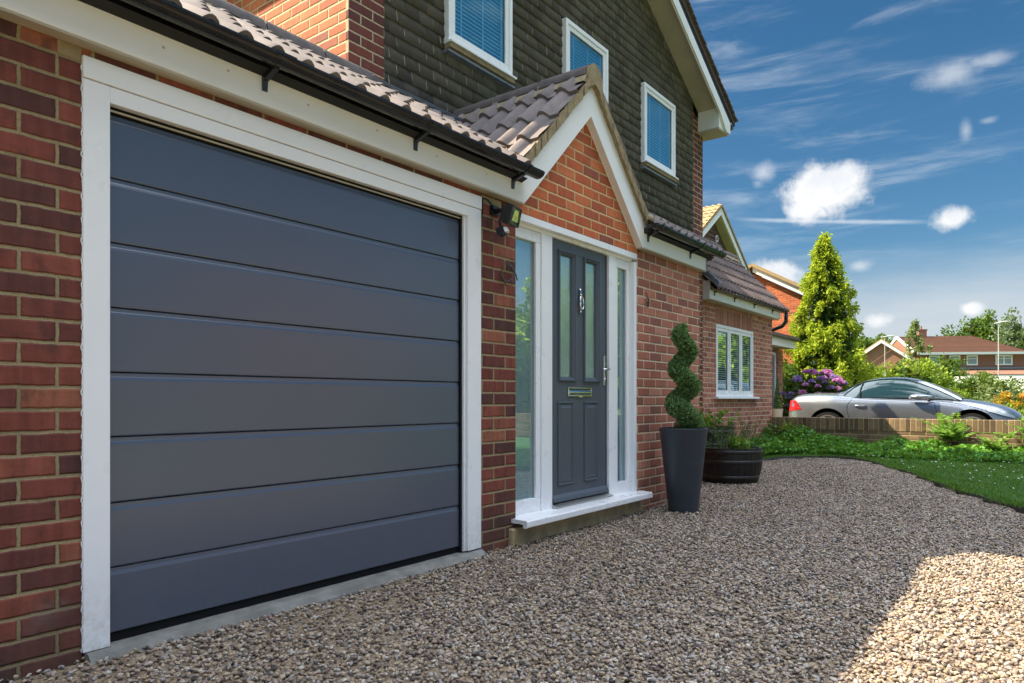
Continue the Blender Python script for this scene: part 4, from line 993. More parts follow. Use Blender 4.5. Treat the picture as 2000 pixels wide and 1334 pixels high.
mb = MB(); pts = [spiral(k / 60) for k in range(61)]
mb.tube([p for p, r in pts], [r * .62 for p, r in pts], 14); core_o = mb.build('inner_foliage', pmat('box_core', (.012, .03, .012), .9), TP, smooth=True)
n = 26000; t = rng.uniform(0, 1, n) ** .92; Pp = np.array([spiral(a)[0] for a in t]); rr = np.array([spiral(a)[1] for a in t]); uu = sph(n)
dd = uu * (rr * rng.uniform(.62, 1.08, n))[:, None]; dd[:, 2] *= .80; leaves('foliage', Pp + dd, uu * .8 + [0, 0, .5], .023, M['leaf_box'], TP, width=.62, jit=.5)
MB().tube([(px, py, .60), (px + .02, py, .75), (px, py, .95)], .016, 8).build('stem', M['bark'], TP)
MB().lathe([(0, 0), (.182, 0), (.182, .012), (0, .02)], (px, py, G + .662), 24).build('soil', M['soil'], TP)

def barrel(name, c, r0, r1, h, label, bands=(.18, .62, .9)):
    t = thing(name, label, 'barrel planter', (c[0], c[1], G), 'half barrel planters')
    mb = MB(); prof = [(0, 0), (r0, 0)] + [(r0 + (r1 - r0) * (k / 8) + .018 * math.sin(math.pi * k / 8), h * k / 8) for k in range(1, 9)] + [(r1 - .028, h), (r1 - .034, h - .06), (0, h - .06)]
    mb.lathe(prof, (c[0], c[1], G), 56)
    # stave joints: thin grooves
    vs = [];
    for i, v in enumerate(mb.v):
        pass
    b = mb.build('barrel', M['wood_black'], t, autosmooth=50)
    for q in bands:
        rr = r0 + (r1 - r0) * q + .018 * math.sin(math.pi * q) + .003; m2 = MB(); z = h * q
        m2.lathe([(rr - .006, z - .022), (rr, z - .020), (rr + (r1 - r0) * .04 / h * h, z + .020), (rr - .006, z + .022)], (c[0], c[1], G), 56); m2.build('hoop', noisy('hoop_iron', (.012, .011, .011), (.030, .025, .023), 15, .4), t, smooth=True)
    st = MB()
    for i in range(30):
        a = 2 * math.pi * i / 30; pts = []
        for k in range(7):
            q = k / 6 * .99; rr = r0 + (r1 - r0) * q + .018 * math.sin(math.pi * q) + .0004; pts.append((c[0] + rr * math.cos(a), c[1] + rr * math.sin(a), G + h * q))
        st.tube(pts, .0022, 4)
    st.build('stave_joints', M['rubber'], t)
    MB().lathe([(0, 0), (r1 - .036, 0), (r1 - .036, .01), (0, .02)], (c[0], c[1], G + h - .07), 24).build('soil', M['soil'], t)
    return t
B1 = (8.02, .16); B2 = (8.93, .80)
barrel('barrel_planter', B1, .305, .362, .40, 'black half barrel planter on the gravel in front, full of thin upright sprigs')
barrel('barrel_planter', B2, .28, .34, .60, 'black half barrel planter standing further back against the house wall')
def sprig_plant(name, label, c, z0, n, h, spread, rad, mat, lean=.35, leaf=.035, perst=16, group=None, wd=.35, cat='plant'):
    t = thing(name, label, cat, (c[0], c[1], z0), group); st = MB(); C = []; D = []
    for i in range(n):
        a = random.uniform(0, 2 * math.pi); r = rad * math.sqrt(random.random()); x, y = c[0] + r * math.cos(a), c[1] + r * math.sin(a); hh = h * random.uniform(.55, 1.15)
        lx, ly = random.gauss(0, lean) * hh + math.cos(a) * spread * r, random.gauss(0, lean) * hh + math.sin(a) * spread * r
        pts = [(x + lx * (k / 4) ** 1.6, y + ly * (k / 4) ** 1.6, z0 + hh * k / 4) for k in range(5)]; st.tube(pts, [.003, .003, .0025, .002, .0015], 4)
        for k in range(perst):
            q = random.uniform(.12, 1); j = min(int(q * 4), 3); f = q * 4 - j; p = Vector(pts[j]).lerp(Vector(pts[j + 1]), f)
            dv = Vector((random.gauss(0, 1), random.gauss(0, 1), random.uniform(.1, 1.1))).normalized(); C.append(tuple(p + dv * leaf * .45)); D.append(tuple(dv))
    st.build('stems', M['leaf_mid'], t); leaves('leaves', np.array(C), np.array(D), leaf, mat, t, width=wd, jit=.15); return t
sprig_plant('herb_plant', 'pale green bushy herb of thin upright sprigs in the front half barrel', B1, G + .34, 80, .36, .35, .30, M['leaf_grey'], .18, .034, 20, wd=.22)
sprig_plant('leafy_plant', 'broad-leaved green plant at the left rim of the front half barrel', (7.86, -.02), G + .36, 10, .16, .9, .09, M['leaf_fern'], .5, .075, 9, wd=.6)
sprig_plant('strawberry_plant', 'leafy plant spreading over the rear half barrel', B2, G + .53, 26, .26, .4, .27, M['leaf_fern'], .35, .055, 12, wd=.75)
def young_tree(c, z0, h):
    t = thing('young_plant', 'small brown-leaved sapling with a bent pale stem left of the rear half barrel', 'sapling', (c[0], c[1], z0)); 
    MB().tube([(c[0], c[1], z0), (c[0] + .01, c[1], z0 + h * .4), (c[0] - .03, c[1] + .01, z0 + h)], [.008, .006, .004], 6).tube([(c[0] + .11, c[1] - .02, z0), (c[0] + .04, c[1], z0 + h * .55)], .007, 6).build('stem', M['bark'], t)
    C = rng.normal(0, 1, (110, 3)) * [.07, .07, .09] + [c[0], c[1], z0 + h * .80]; leaves('leaves', C, rng.normal(0, 1, (110, 3)), .055, leaf_mat('leaf_brown', [(.05, .06, .02), (.10, .11, .03), (.16, .09, .04)], 9), t, width=.55)
young_tree((8.05, .60), G + .45, .42)

# ================================================================ GARDEN WALL
WX = 13.40
GW = thing('garden_wall', 'low brown brick garden wall with upright brick coping in front of the silver car', 'wall', (WX + .11, -3, 0))
MB().box(WX, WX + .215, -9.0, 1.36, -.2, .375).build('brick_courses', M['brick_wall_low'], GW)
MB().box(WX - .004, WX + .219, -9.0, 1.36, .376, .592).build('coping', M['brick_wall_cap'], GW, bevel=.006)
def fern(c, z0, n, L, label, mat='leaf_fern', droop=.38, group='fern clumps along the garden wall'):
    t = thing('fern', label, 'fern', (c[0], c[1], z0), group); C = []; D = []; st = MB(); S = []
    for i in range(n):
        a = random.uniform(0, 2 * math.pi); l = L * random.uniform(.6, 1.1); e = random.uniform(.5, 1.25); pts = []
        for k in range(9):
            q = k / 8; r = l * q * math.cos(e * (1 - .3 * q)); z = l * q * math.sin(e) - droop * l * q * q * .8; pts.append(Vector((c[0] + r * math.cos(a), c[1] + r * math.sin(a), z0 + max(z, .01))))
        st.tube(pts, .003, 4)
        side = Vector((-math.sin(a), math.cos(a), 0))
        for k in range(26):
            q = .12 + .86 * k / 26; j = min(int(q * 8), 7); p = pts[j].lerp(pts[j + 1], q * 8 - j); t_ = (pts[j + 1] - pts[j]).normalized(); wl = l * .26 * (1 - q * .75)
            for s in (-1, 1): C.append(tuple(p + side * s * wl * .5)); D.append(tuple(side * s + t_ * .4)); S.append(wl * 1.0)
    st.build('stems', M['leaf_mid'], t); leaves('fronds', np.array(C), np.array(D), np.array(S), M[mat], t, width=.24, jit=.14)
fern((13.20, -1.56), .26, 20, .76, 'large bright fern clump hiding the front wheel of the silver car')
fern((13.20, -2.66), .24, 18, .74, 'fern clump at the right edge of the picture along the garden wall')
fern((13.15, -2.16), .10, 10, .55, 'small low fern between the two large clumps')
fern((13.20, 1.02), .34, 9, .34, 'small yellow green fern at the left end of the garden wall', 'leaf_lime', .2)

# ================================================================ SILVER CAR
CX, CY0 = 15.02, 1.60          # near side x, rear bumper y; the nose points towards -y
def build_car():
    t = thing('parked_car', 'silver two-door coupe parked on the drive behind the low brick wall', 'car', (CX + .89, -.45, .04))
    Z0 = .06; cx = CX + .89
    # stations: s (m from the rear), half width, sill z, shoulder z, deck z (centre line), deck edge drop
    ST = [(0.00, .50, .40, .62, .66), (.04, .66, .30, .80, .86), (.14, .76, .22, .885, .955), (.35, .825, .19, .905, .990), (.62, .86, .18, .905, 1.005), (.95, .885, .18, .895, .995), (1.25, .878, .18, .880, .975),
          (1.65, .868, .18, .868, .950), (2.05, .866, .18, .858, .935), (2.40, .868, .18, .850, .930), (2.65, .872, .18, .842, .925), (2.90, .878, .18, .828, .905), (3.20, .882, .19, .790, .868), (3.45, .870, .20, .745, .825), (3.70, .82, .22, .680, .765), (3.88, .72, .25, .60, .690), (4.00, .55, .30, .52, .60), (4.08, .30, .36, .46, .50)]
    def P(s, x, z): return (cx + x, CY0 - s, Z0 + z)
    # refine stations
    A = np.array(ST); S = np.linspace(0, 4.08, 70); from_ = lambda c: np.interp(S, A[:, 0], A[:, c])
    def smoothf(v):
        for _ in range(2): v = np.concatenate([[v[0]], (v[:-2] + 2 * v[1:-1] + v[2:]) / 4, [v[-1]]])
        return v
    HW, SI, SH, DK = [smoothf(from_(c)) for c in (1, 2, 3, 4)]
    vs = []; m = 0
    for i, s in enumerate(S):
        hw, si, sh, dk = HW[i], SI[i], SH[i], DK[i]
        arch = max(0, 1 - ((s - .86) / .50) ** 2) * .020 + max(0, 1 - ((s - 3.29) / .48) ** 2) * .018
        prof = [(0, si - .02), (hw * .80, si - .01), (hw * .93, si), (hw * .972 + arch * .5, si + .10), (hw * .99 + arch, si + (sh - si) * .38), (hw + arch, si + (sh - si) * .60), (hw * .992 + arch * .6, si + (sh - si) * .80), (hw * .968, sh - .045), (hw * .930, sh - .004), (hw * .84, sh + (dk - sh) * .42), (hw * .62, sh + (dk - sh) * .80), (hw * .34, sh + (dk - sh) * .96), (0, dk)]
        full = [(-x, z) for x, z in prof] + prof[::-1][1:-1]
        m = len(full); vs += [P(s, x, z) for x, z in full]
    fs = [(i * m + k, i * m + (k + 1) % m, (i + 1) * m + (k + 1) % m, (i + 1) * m + k) for i in range(len(S) - 1) for k in range(m)] + [tuple(range(m - 1, -1, -1)), tuple((len(S) - 1) * m + k for k in range(m))]
    paint = pmat('silver_paint', (.25, .28, .32), .27, .75, .5); paint.node_tree.nodes['Principled BSDF'].inputs['Coat Weight'].default_value = .8; paint.node_tree.nodes['Principled BSDF'].inputs['Coat Roughness'].default_value = .05
    body = MB().add(vs, fs).build('body', paint, t, smooth=True)
    cut = MB()
    for s in (.86, 3.29):
        r = .372
        for sd in (-1, 1): cut.tube([P(s, sd * .58, .315), P(s, sd * 1.1, .315)], r, 40)
    co = cut.build('cutter', M['rubber'], t)
    bo = body.modifiers.new('arches', 'BOOLEAN'); bo.operation = 'DIFFERENCE'; bo.object = co; bo.solver = 'EXACT'
    bpy.context.view_layer.update()
    dg = bpy.context.evaluated_depsgraph_get(); me = bpy.data.meshes.new_from_object(body.evaluated_get(dg)); body.modifiers.clear(); body.data = me
    body.data.shade_smooth(); body.data.set_sharp_from_angle(angle=R(40))
    bpy.data.objects.remove(co)
    lin = MB()
    for s in (.86, 3.29):
        for sd in (-1, 1): lin.tube([P(s, sd * .575, .315), P(s, sd * .585, .315)], .378, 32)
    lin.build('arch_liner', M['rubber'], t)
    # wheels
    for s in (.86, 3.29):
        for sd in (-1, 1):
            w = MB(); w.tube([P(s, sd * .66, .30), P(s, sd * .67, .30), P(s, sd * .85, .30), P(s, sd * .865, .30)], [.285, .312, .312, .285], 40); wo = w.build('wheel', M['tyre'], t, autosmooth=40)
            rm = MB(); C = P(s, sd * .868, .30)
            for k in range(7):
                a = 2 * math.pi * k / 7 + .3; u = (math.cos(a), math.sin(a)); v = (-u[1], u[0])
                pts = [(C[0], C[1] + u[0] * r + v[0] * w_, C[2] + u[1] * r + v[1] * w_) for r, w_ in ((.03, .028), (.225, .022), (.225, -.022), (.03, -.028))]
                rm.add(pts + [(p[0] - sd * .03, p[1], p[2]) for p in pts], [(0, 1, 2, 3), (7, 6, 5, 4), (0, 4, 5, 1), (1, 5, 6, 2), (2, 6, 7, 3), (3, 7, 4, 0)])
            for k in range(36):
                a0, a1 = 2 * math.pi * k / 36, 2 * math.pi * (k + 1) / 36
                q = [(C[0], C[1] + r * math.cos(a), C[2] + r * math.sin(a)) for a, r in ((a0, .225), (a1, .225), (a1, .252), (a0, .252))]
                rm.add(q + [(p[0] - sd * .04, p[1], p[2]) for p in q], [(0, 1, 2, 3), (0, 4, 5, 1), (2, 6, 7, 3)])
            rm.tube([(C[0] - sd * .02, C[1], C[2]), (C[0] + sd * .003, C[1], C[2])], .045, 16)
            rm.build('rim', M['steel'], wo)
    # greenhouse: side profile of the roof line (s, z) and of the belt
    RF = [(1.00, .985), (1.12, 1.065), (1.30, 1.165), (1.50, 1.238), (1.72, 1.278), (1.98, 1.292), (2.20, 1.280), (2.40, 1.240), (2.62, 1.165), (2.82, 1.070), (3.00, .968), (3.12, .890)]
    def top(s): return np.interp(s, [a for a, _ in RF], [b for _, b in RF])
    def belt(s): return np.interp(s, [1.0, 1.4, 2.0, 2.6, 3.12], [.905, .895, .880, .868, .845])
    def hwb(s): return np.interp(s, [1.0, 1.4, 2.6, 3.12], [.70, .775, .80, .76])
    def hwt(s): return np.interp(s, [1.0, 1.5, 2.2, 2.7, 3.12], [.50, .545, .560, .60, .66])
    SS = np.linspace(1.0, 3.12, 46); vs = []
    def section(s, k=1.0, dz=0.0):
        b, tt = belt(s), top(s) + dz; hb, ht = hwb(s) * k, hwt(s) * k; out = []
        f = max(tt - b, .005)
        for q, w_ in ((0, 0), (.35, .30), (.65, .58), (.83, .80), (.93, .93)):
            out.append((hb + (ht - hb) * w_ + .02 * math.sin(math.pi * q), b + f * q))
        out += [(ht * .90, b + f * .985), (ht * .6, b + f * 1.010), (0, b + f * 1.02)]
        return out
    for s in SS:
        pr = section(s, .985, -.004); full = [(-x, z) for x, z in pr] + pr[::-1][1:]
        m = len(full); vs += [P(s, x, z) for x, z in full]
    fs = [(i * m + k, i * m + k + 1, (i + 1) * m + k + 1, (i + 1) * m + k) for i in range(len(SS) - 1) for k in range(m - 1)]
    cg = pmat('car_glass', (.010, .030, .034), .03, 0, .6); cg.node_tree.nodes['Principled BSDF'].inputs['Coat Weight'].default_value = 1.0
    MB().add(vs, fs).build('glass', cg, t, smooth=True)
    # painted roof shell, pillars
    rs = MB(); S2 = np.linspace(1.0, 2.42, 30); vs = []
    for s in S2:
        pr = section(s, 1.0, .006)[4:]; full = [(-x, z) for x, z in pr] + pr[::-1][1:]; m = len(full); vs += [P(s, x, z) for x, z in full]
    rs.add(vs, [(i * m + k, i * m + k + 1, (i + 1) * m + k + 1, (i + 1) * m + k) for i in range(len(S2) - 1) for k in range(m - 1)]); rs.build('roof', paint, t, smooth=True)
    def strip(pts, wd):   # painted strip following the outside of the glasshouse;  pts: (s, q, width)
        out = []
        for s, q in pts:
            pr = section(s, 1.006, .004); f = (pr[-1][1] - pr[0][1]); zz = pr[0][1] + f * q / 1.02
            zs = [z for _, z in pr]; xx = np.interp(zz, zs, [x for x, _ in pr]); out.append((s, xx, zz))
        return out
    for sd in (-1, 1):
        pl = MB()
        # windscreen pillar
        a = strip([(2.30, .90), (2.50, .84), (2.72, .76), (2.92, .60), (3.06, .30), (3.12, .02)], 0); b = strip([(2.30, .99), (2.54, .97), (2.80, .93), (3.00, .85), (3.12, .7), (3.14, .1)], 0)
        v = [P(s, sd * (x + .004), z) for s, x, z in a] + [P(s, sd * (x + .004), z + .002) for s, x, z in b]; k = len(a); pl.add(v, [(i, i + 1, k + i + 1, k + i) for i in range(k - 1)])
        # rear pillar
        a = strip([(1.42, .90), (1.32, .80), (1.22, .62), (1.14, .35), (1.10, .02)], 0); b = strip([(1.25, 1.0), (1.15, 1.0), (1.08, 1.0), (1.03, .9), (.98, .3)], 0)
        v = [P(s, sd * (x + .004), z) for s, x, z in a] + [P(s, sd * (x + .004), z + .002) for s, x, z in b]; k = len(a); pl.add(v, [(i, i + 1, k + i + 1, k + i) for i in range(k - 1)])
        pl.build('pillar', paint, t, smooth=True)
        bl = MB(); a = strip([(1.44, .0), (1.43, .5), (1.46, .9)], 0); bl.tube([P(s, sd * (x + .006), z) for s, x, z in a], .009, 6)
        bb = strip([(1.08, .0), (1.6, .0), (2.2, .0), (3.0, .0)], 0); bl.tube([P(s, sd * (x + .012), z + .006) for s, x, z in bb], .010, 6); bl.build('window_trim', M['rubber'], t)
    # seat head restraint seen through the side window
    # door shut lines and handle (near side = -x)
    def side_x(s, z):
        i = min(range(len(S)), key=lambda k: abs(S[k] - s)); hw, si, sh = HW[i], SI[i], SH[i]; ar = max(0, 1 - ((s - .86) / .50) ** 2) * .020 + max(0, 1 - ((s - 3.29) / .48) ** 2) * .018
        return np.interp(z, [si, si + .10, si + (sh - si) * .38, si + (sh - si) * .60, si + (sh - si) * .80, sh - .045, sh - .004], [hw * .93, hw * .972 + ar * .5, hw * .99 + ar, hw + ar, hw * .992 + ar * .6, hw * .968, hw * .93])
    for sd in (-1, 1):
        ln = MB()
        for pts in ([(1.34, .24), (1.28, .45), (1.22, .62), (1.22, .76), (1.30, .86)], [(2.74, .22), (2.75, .45), (2.74, .70), (2.70, .82)], [(3.60, .62), (3.3, .735), (3.0, .80), (2.8, .83)]):
            q = []
            for _ in range(2): pts = [pts[0]] + [(a[0] * w1 + b[0] * (1 - w1), a[1] * w1 + b[1] * (1 - w1)) for a, b in zip(pts[:-1], pts[1:]) for w1 in (.75, .25)] + [pts[-1]]
            for i in range(len(pts) - 1):
                for f in (0, .25, .5, .75):
                    s = pts[i][0] + (pts[i + 1][0] - pts[i][0]) * f; z = pts[i][1] + (pts[i + 1][1] - pts[i][1]) * f; q.append(P(s, sd * (side_x(s, z) + .0005), z))
            ln.tube(q, .0038, 5)
        ln.build('shut_lines', M['rubber'], t)
        hd = MB(); q = [P(s, sd * (side_x(s, .735) + o), .735 + .006 * math.sin((s - 1.36) * 14)) for s, o in ((1.36, .002), (1.39, .022), (1.46, .028), (1.53, .022), (1.56, .002))]; hd.tube(q, [.012, .013, .013, .013, .011], 8); hd.build('door_handle', paint, t, smooth=True)
        # mirror
        mr = MB(); q = [P(s, sd * x, .905) for s, x in ((2.30, .90), (2.36, .925), (2.46, .955), (2.56, .945), (2.66, .90), (2.70, .86))]
        mr.tube(q, [.020, .058, .064, .056, .036, .018], 12, flat=.85); mr.tube([P(2.60, sd * .86, .885), P(2.62, sd * .78, .862)], .028, 8); mr.build('door_mirror', paint, t, smooth=True)
        # lights: patches lofted just proud of the body
        def patch(name, grid, mat, off=.004):
            v = []; n1, n2 = len(grid), len(grid[0])
            for row in grid:
                for s, z in row:
                    i = np.interp(s, S, np.arange(len(S))); i0 = int(i); x = side_x(s, z) + off; v.append(P(s, sd * x, z))
            MB().add(v, [(a * n2 + b, a * n2 + b + 1, (a + 1) * n2 + b + 1, (a + 1) * n2 + b) for a in range(n1 - 1) for b in range(n2 - 1)]).build(name, mat, t, smooth=True)
        red = M.setdefault('tail_red', pmat('tail_red', (.36, .012, .012), .12))
        g = []
        for q in np.linspace(0, 1, 5): g.append([(.045 + .015 * q + (.30 - .14 * q) * w_, .61 + .23 * q + .05 * w_ * (1 - q)) for w_ in np.linspace(0, 1, 6)])
        patch('tail_light', g, red, .006)
        wl = M.setdefault('lamp_clear', pmat('lamp_clear', (.30, .36, .42), .08, .2, .8))
        g = []
        for q in np.linspace(0, 1, 4): g.append([(3.52 + .40 * w_, .655 - .13 * w_ + (.085 - .04 * w_) * q) for w_ in np.linspace(0, 1, 8)])
        patch('headlight', g, wl, .010)
    gr = MB(); gr.tube([P(4.055, -.34, .46), P(4.085, 0, .47), P(4.055, .34, .46)], .045, 8, flat=.8); gr.build('grille', M['rubber'], t)
    return t
build_car()

# ================================================================ TREES AND SHRUBS
def trunk(path, r0, r1, parent, n=8, limbs=0, spread=1.0, name='trunk'):
    mb = MB(); k = len(path); mb.tube(path, [r0 + (r1 - r0) * i / (k - 1) for i in range(k)], n); o = mb.build(name, M['bark'], parent, smooth=True)
    if limbs:
        l = MB(); a, b = Vector(path[-2]), Vector(path[-1])
        for i in range(limbs):
            q = random.uniform(.2, 1); p = a.lerp(b, q); an = random.uniform(0, 6.28); L = spread * random.uniform(.5, 1)
            l.tube([p, p + Vector((math.cos(an) * L * .5, math.sin(an) * L * .5, L * .35)), p + Vector((math.cos(an) * L, math.sin(an) * L, L * .9))], [r1 * .8, r1 * .5, r1 * .2], 5)
        l.build('limb', M['bark'], o, smooth=True)
    return o
def conifer(name, label, c, z0, h, w, n, mat, leaf=.16, parent=None, sprays=260, cat='tree', taper=.85, group=None, top=.02):
    t = thing(name, label, cat, (c[0], c[1], z0), group); trunk([(c[0], c[1], z0), (c[0], c[1], z0 + h * .5), (c[0] + .03, c[1], z0 + h * .97)], w * .075, .02, t)
    C = []; D = []; per = n // sprays
    for i in range(sprays):
        q = random.random() ** 1.25; z = h * (.03 + .95 * q); env = w * .5 * (1 - q ** 1.5) ** taper * (.35 + .65 * min(1, (q + .05) / .16)) + top
        env *= random.uniform(.72, 1.2); a = random.uniform(0, 2 * math.pi); L = env; s = max(.12, .30 * w * .25 * (1.15 - q))
        r = env * random.uniform(.55, 1.0); bx, by = c[0] + r * math.cos(a), c[1] + r * math.sin(a)
        k = per; off = rng.normal(0, 1, (k, 3)) * [s * .42, s * .42, s * .62]; off[:, 2] -= np.abs(off[:, 0]) * .4
        P = np.array([bx, by, z0 + z]) + off; dd = np.tile([math.cos(a) * .55, math.sin(a) * .55, -.35], (k, 1)) + off * .8 / s * .5
        C.append(P); D.append(dd)
    leaves('crown', np.concatenate(C), np.concatenate(D), leaf, mat, t, width=.42, jit=.35)
    if name == 'slim_tree': return t
    # dark inner foliage fills the heart of the crown
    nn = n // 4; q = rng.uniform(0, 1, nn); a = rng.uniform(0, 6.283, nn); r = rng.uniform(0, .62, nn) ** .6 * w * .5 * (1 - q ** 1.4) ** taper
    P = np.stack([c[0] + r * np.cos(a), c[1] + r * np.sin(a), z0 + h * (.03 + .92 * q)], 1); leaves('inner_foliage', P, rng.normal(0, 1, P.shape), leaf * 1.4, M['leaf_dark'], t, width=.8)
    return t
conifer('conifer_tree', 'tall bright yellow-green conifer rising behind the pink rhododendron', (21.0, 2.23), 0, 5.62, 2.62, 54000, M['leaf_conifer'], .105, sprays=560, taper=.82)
def bush(name, label, c, z0, rad, n, mat, leaf, clumps=40, cat='shrub', clump_r=.28, stem=True, group=None, shell=.5, base=.9, inner=True):
    t = thing(name, label, cat, (c[0], c[1], z0), group); P, D = clump_cloud((c[0], c[1], z0 + rad[2] * base), rad, clumps, n, clump_r, shell=shell, flatbase=.85); P[:, 2] = np.maximum(P[:, 2], z0 + .02)
    leaves('foliage', P, D, leaf, mat, t, width=.6, jit=.4)
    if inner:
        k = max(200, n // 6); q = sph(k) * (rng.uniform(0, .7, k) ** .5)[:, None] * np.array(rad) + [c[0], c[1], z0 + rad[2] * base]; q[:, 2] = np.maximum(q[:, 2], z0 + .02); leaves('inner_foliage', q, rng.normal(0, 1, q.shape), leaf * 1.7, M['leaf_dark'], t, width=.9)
    if stem: trunk([(c[0], c[1], z0), (c[0] + .03, c[1], z0 + rad[2] * .6), (c[0], c[1], z0 + rad[2] * 1.1)], min(rad) * .08, min(rad) * .03, t, 6, name='stem')
    return t
# rhododendron with its flower trusses
rh = bush('rhododendron', 'rhododendron covered with pink and violet flower heads behind the rear of the silver car', (18.1, 1.78), 0, (.75, .82, .80), 9000, M['leaf_dark'], .085, 30, cat='flowering shrub')
FLW = {}
for i in range(62):
    a = random.uniform(R(120), R(330)); e = random.uniform(-.15, 1.25); u = Vector((math.cos(a) * math.cos(e), math.sin(a) * math.cos(e), math.sin(e)))
    p = Vector((18.1 + .76 * u.x, 1.78 + .86 * u.y, .74 + .90 * u.z)); kind = 'petal_violet' if (p.y > 1.95 and random.random() < .8) or random.random() < .25 else 'petal_pink'
    if kind not in FLW:
        k = 90; q = sph(k); q[:, 2] = np.abs(q[:, 2]) * .9 - .15; o = leaves('blossom', q * .062, q, .052, M[kind], None, width=.9, jit=.3); FLW[kind] = o; o.parent = rh
    else: o = FLW[kind].copy(); COL.objects.link(o)
    o.location = tuple(p - ROOTLOC['rhododendron']); s = random.uniform(.85, 1.25); o.scale = (s, s, s); o.rotation_euler = (0, 0, random.uniform(0, 6))
bush('round_bush', 'large yellow-green bush seen over the roof of the silver car', (24, .75), 0, (1.2, 1.12, 1.08), 14000, M['leaf_lime'], .10, 60)
conifer('slim_tree', 'thin open grey-green conifer in front of the long house gable', (31, 1.30), 0, 4.0, 1.9, 3800, M['leaf_pale2'], .12, sprays=110)
conifer('column_conifer', 'narrow dark columnar conifer in front of the long house', (38, .82), 0, 2.95, 1.15, 6000, M['leaf_mid'], .11, sprays=150, taper=.35, top=.2)
bush('lime_bush', 'low bright lime-green clipped bush right of the car roof', (25, -.34), 0, (.55, .62, .66), 6000, M['leaf_lime'], .06, 40, shell=.8)
bush('olive_bush', 'rounded olive-green bush in front of the white van', (28, -1.0), 0, (.85, .95, .95), 9000, M['leaf_mid'], .085, 45, shell=.75)
bush('garden_shrub', 'loose mixed green shrub between the lime bush and the flower spikes', (23, -.95), 0, (.6, .55, .48), 5000, M['leaf_lime'], .07, 30)
hk = sprig_plant('flower_spikes', 'clump of tall cream and pale pink flower spikes beyond the car bonnet', (22, -1.70), .15, 46, 1.25, .25, .48, M['leaf_pale'], .06, .085, 34, wd=.7, cat='flowering plant')
bush('white_flower_bush', 'low leafy bush flecked with cream flowers beneath the flower spikes', (21.2, -1.72), .1, (.5, .52, .42), 5000, M['leaf_pale'], .06, 30)
bush('orange_shrub', 'orange and yellow flowering shrub at the right edge of the picture', (20, -2.28), .1, (.5, .55, .52), 5200, M['leaf_orange'], .065, 34)
bush('green_shrub', 'small green shrub just behind the car nose', (18.9, -2.35), .05, (.4, .5, .42), 3000, M['leaf_lime'], .06, 24)
bush('hedge_plant', 'dark green hedge plant between the conifer and the neighbour', (19.8, 3.0), 0, (.9, .5, .95), 6000, M['leaf_mid'], .09, 30)
bush('fir_bush', 'pale green bush low beside the foot of the tall conifer', (26, 1.9), 0, (.9, .7, .92), 5000, M['leaf_lime'], .1, 30)
def tree(name, label, c, z0, h, rad, n, mat, leaf, clumps=60, group=None):
    t = thing(name, label, 'tree', (c[0], c[1], z0), group); trunk([(c[0], c[1], z0), (c[0] + .1, c[1], z0 + h * .35), (c[0], c[1], z0 + h * .62)], rad[0] * .07, rad[0] * .035, t, 8, 6, rad[0] * .6)
    P, D = clump_cloud((c[0], c[1], z0 + h - rad[2]), rad, clumps, n, .26, lump=.3); leaves('crown', P, D, leaf, mat, t, width=.7, jit=.5)
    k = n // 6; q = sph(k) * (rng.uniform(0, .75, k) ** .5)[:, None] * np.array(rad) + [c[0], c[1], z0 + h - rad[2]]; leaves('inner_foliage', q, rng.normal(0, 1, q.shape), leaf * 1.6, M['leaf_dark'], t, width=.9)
    return t
tree('broadleaf_tree', 'rounded dark tree behind the small gabled house', (75, 10.3), 0, 7.0, (2.6, 2.6, 2.2), 8000, M['leaf_mid'], .28)
tree('broadleaf_tree', 'large green tree rising over the right end of the long house', (92, 3.0), 0, 10.0, (3.4, 3.2, 4.2), 12000, M['leaf_mid'], .34, 70)
tree('broadleaf_tree', 'grey-green willow-like tree at the right edge behind the long house', (88, -.6), 0, 9.2, (3.0, 2.6, 4.4), 10000, M['leaf_grey'], .32, 60)
tree('distant_tree', 'tree top just showing above the ridge of the long house', (95, 4.4), 0, 7.9, (2.6, 2.6, 2.4), 2500, M['leaf_grey'], .3, 40)

# ================================================================ NEIGHBOURS
def prism_between(mb, poly, axis, a, b): return mb.prism(poly, axis, a, b)
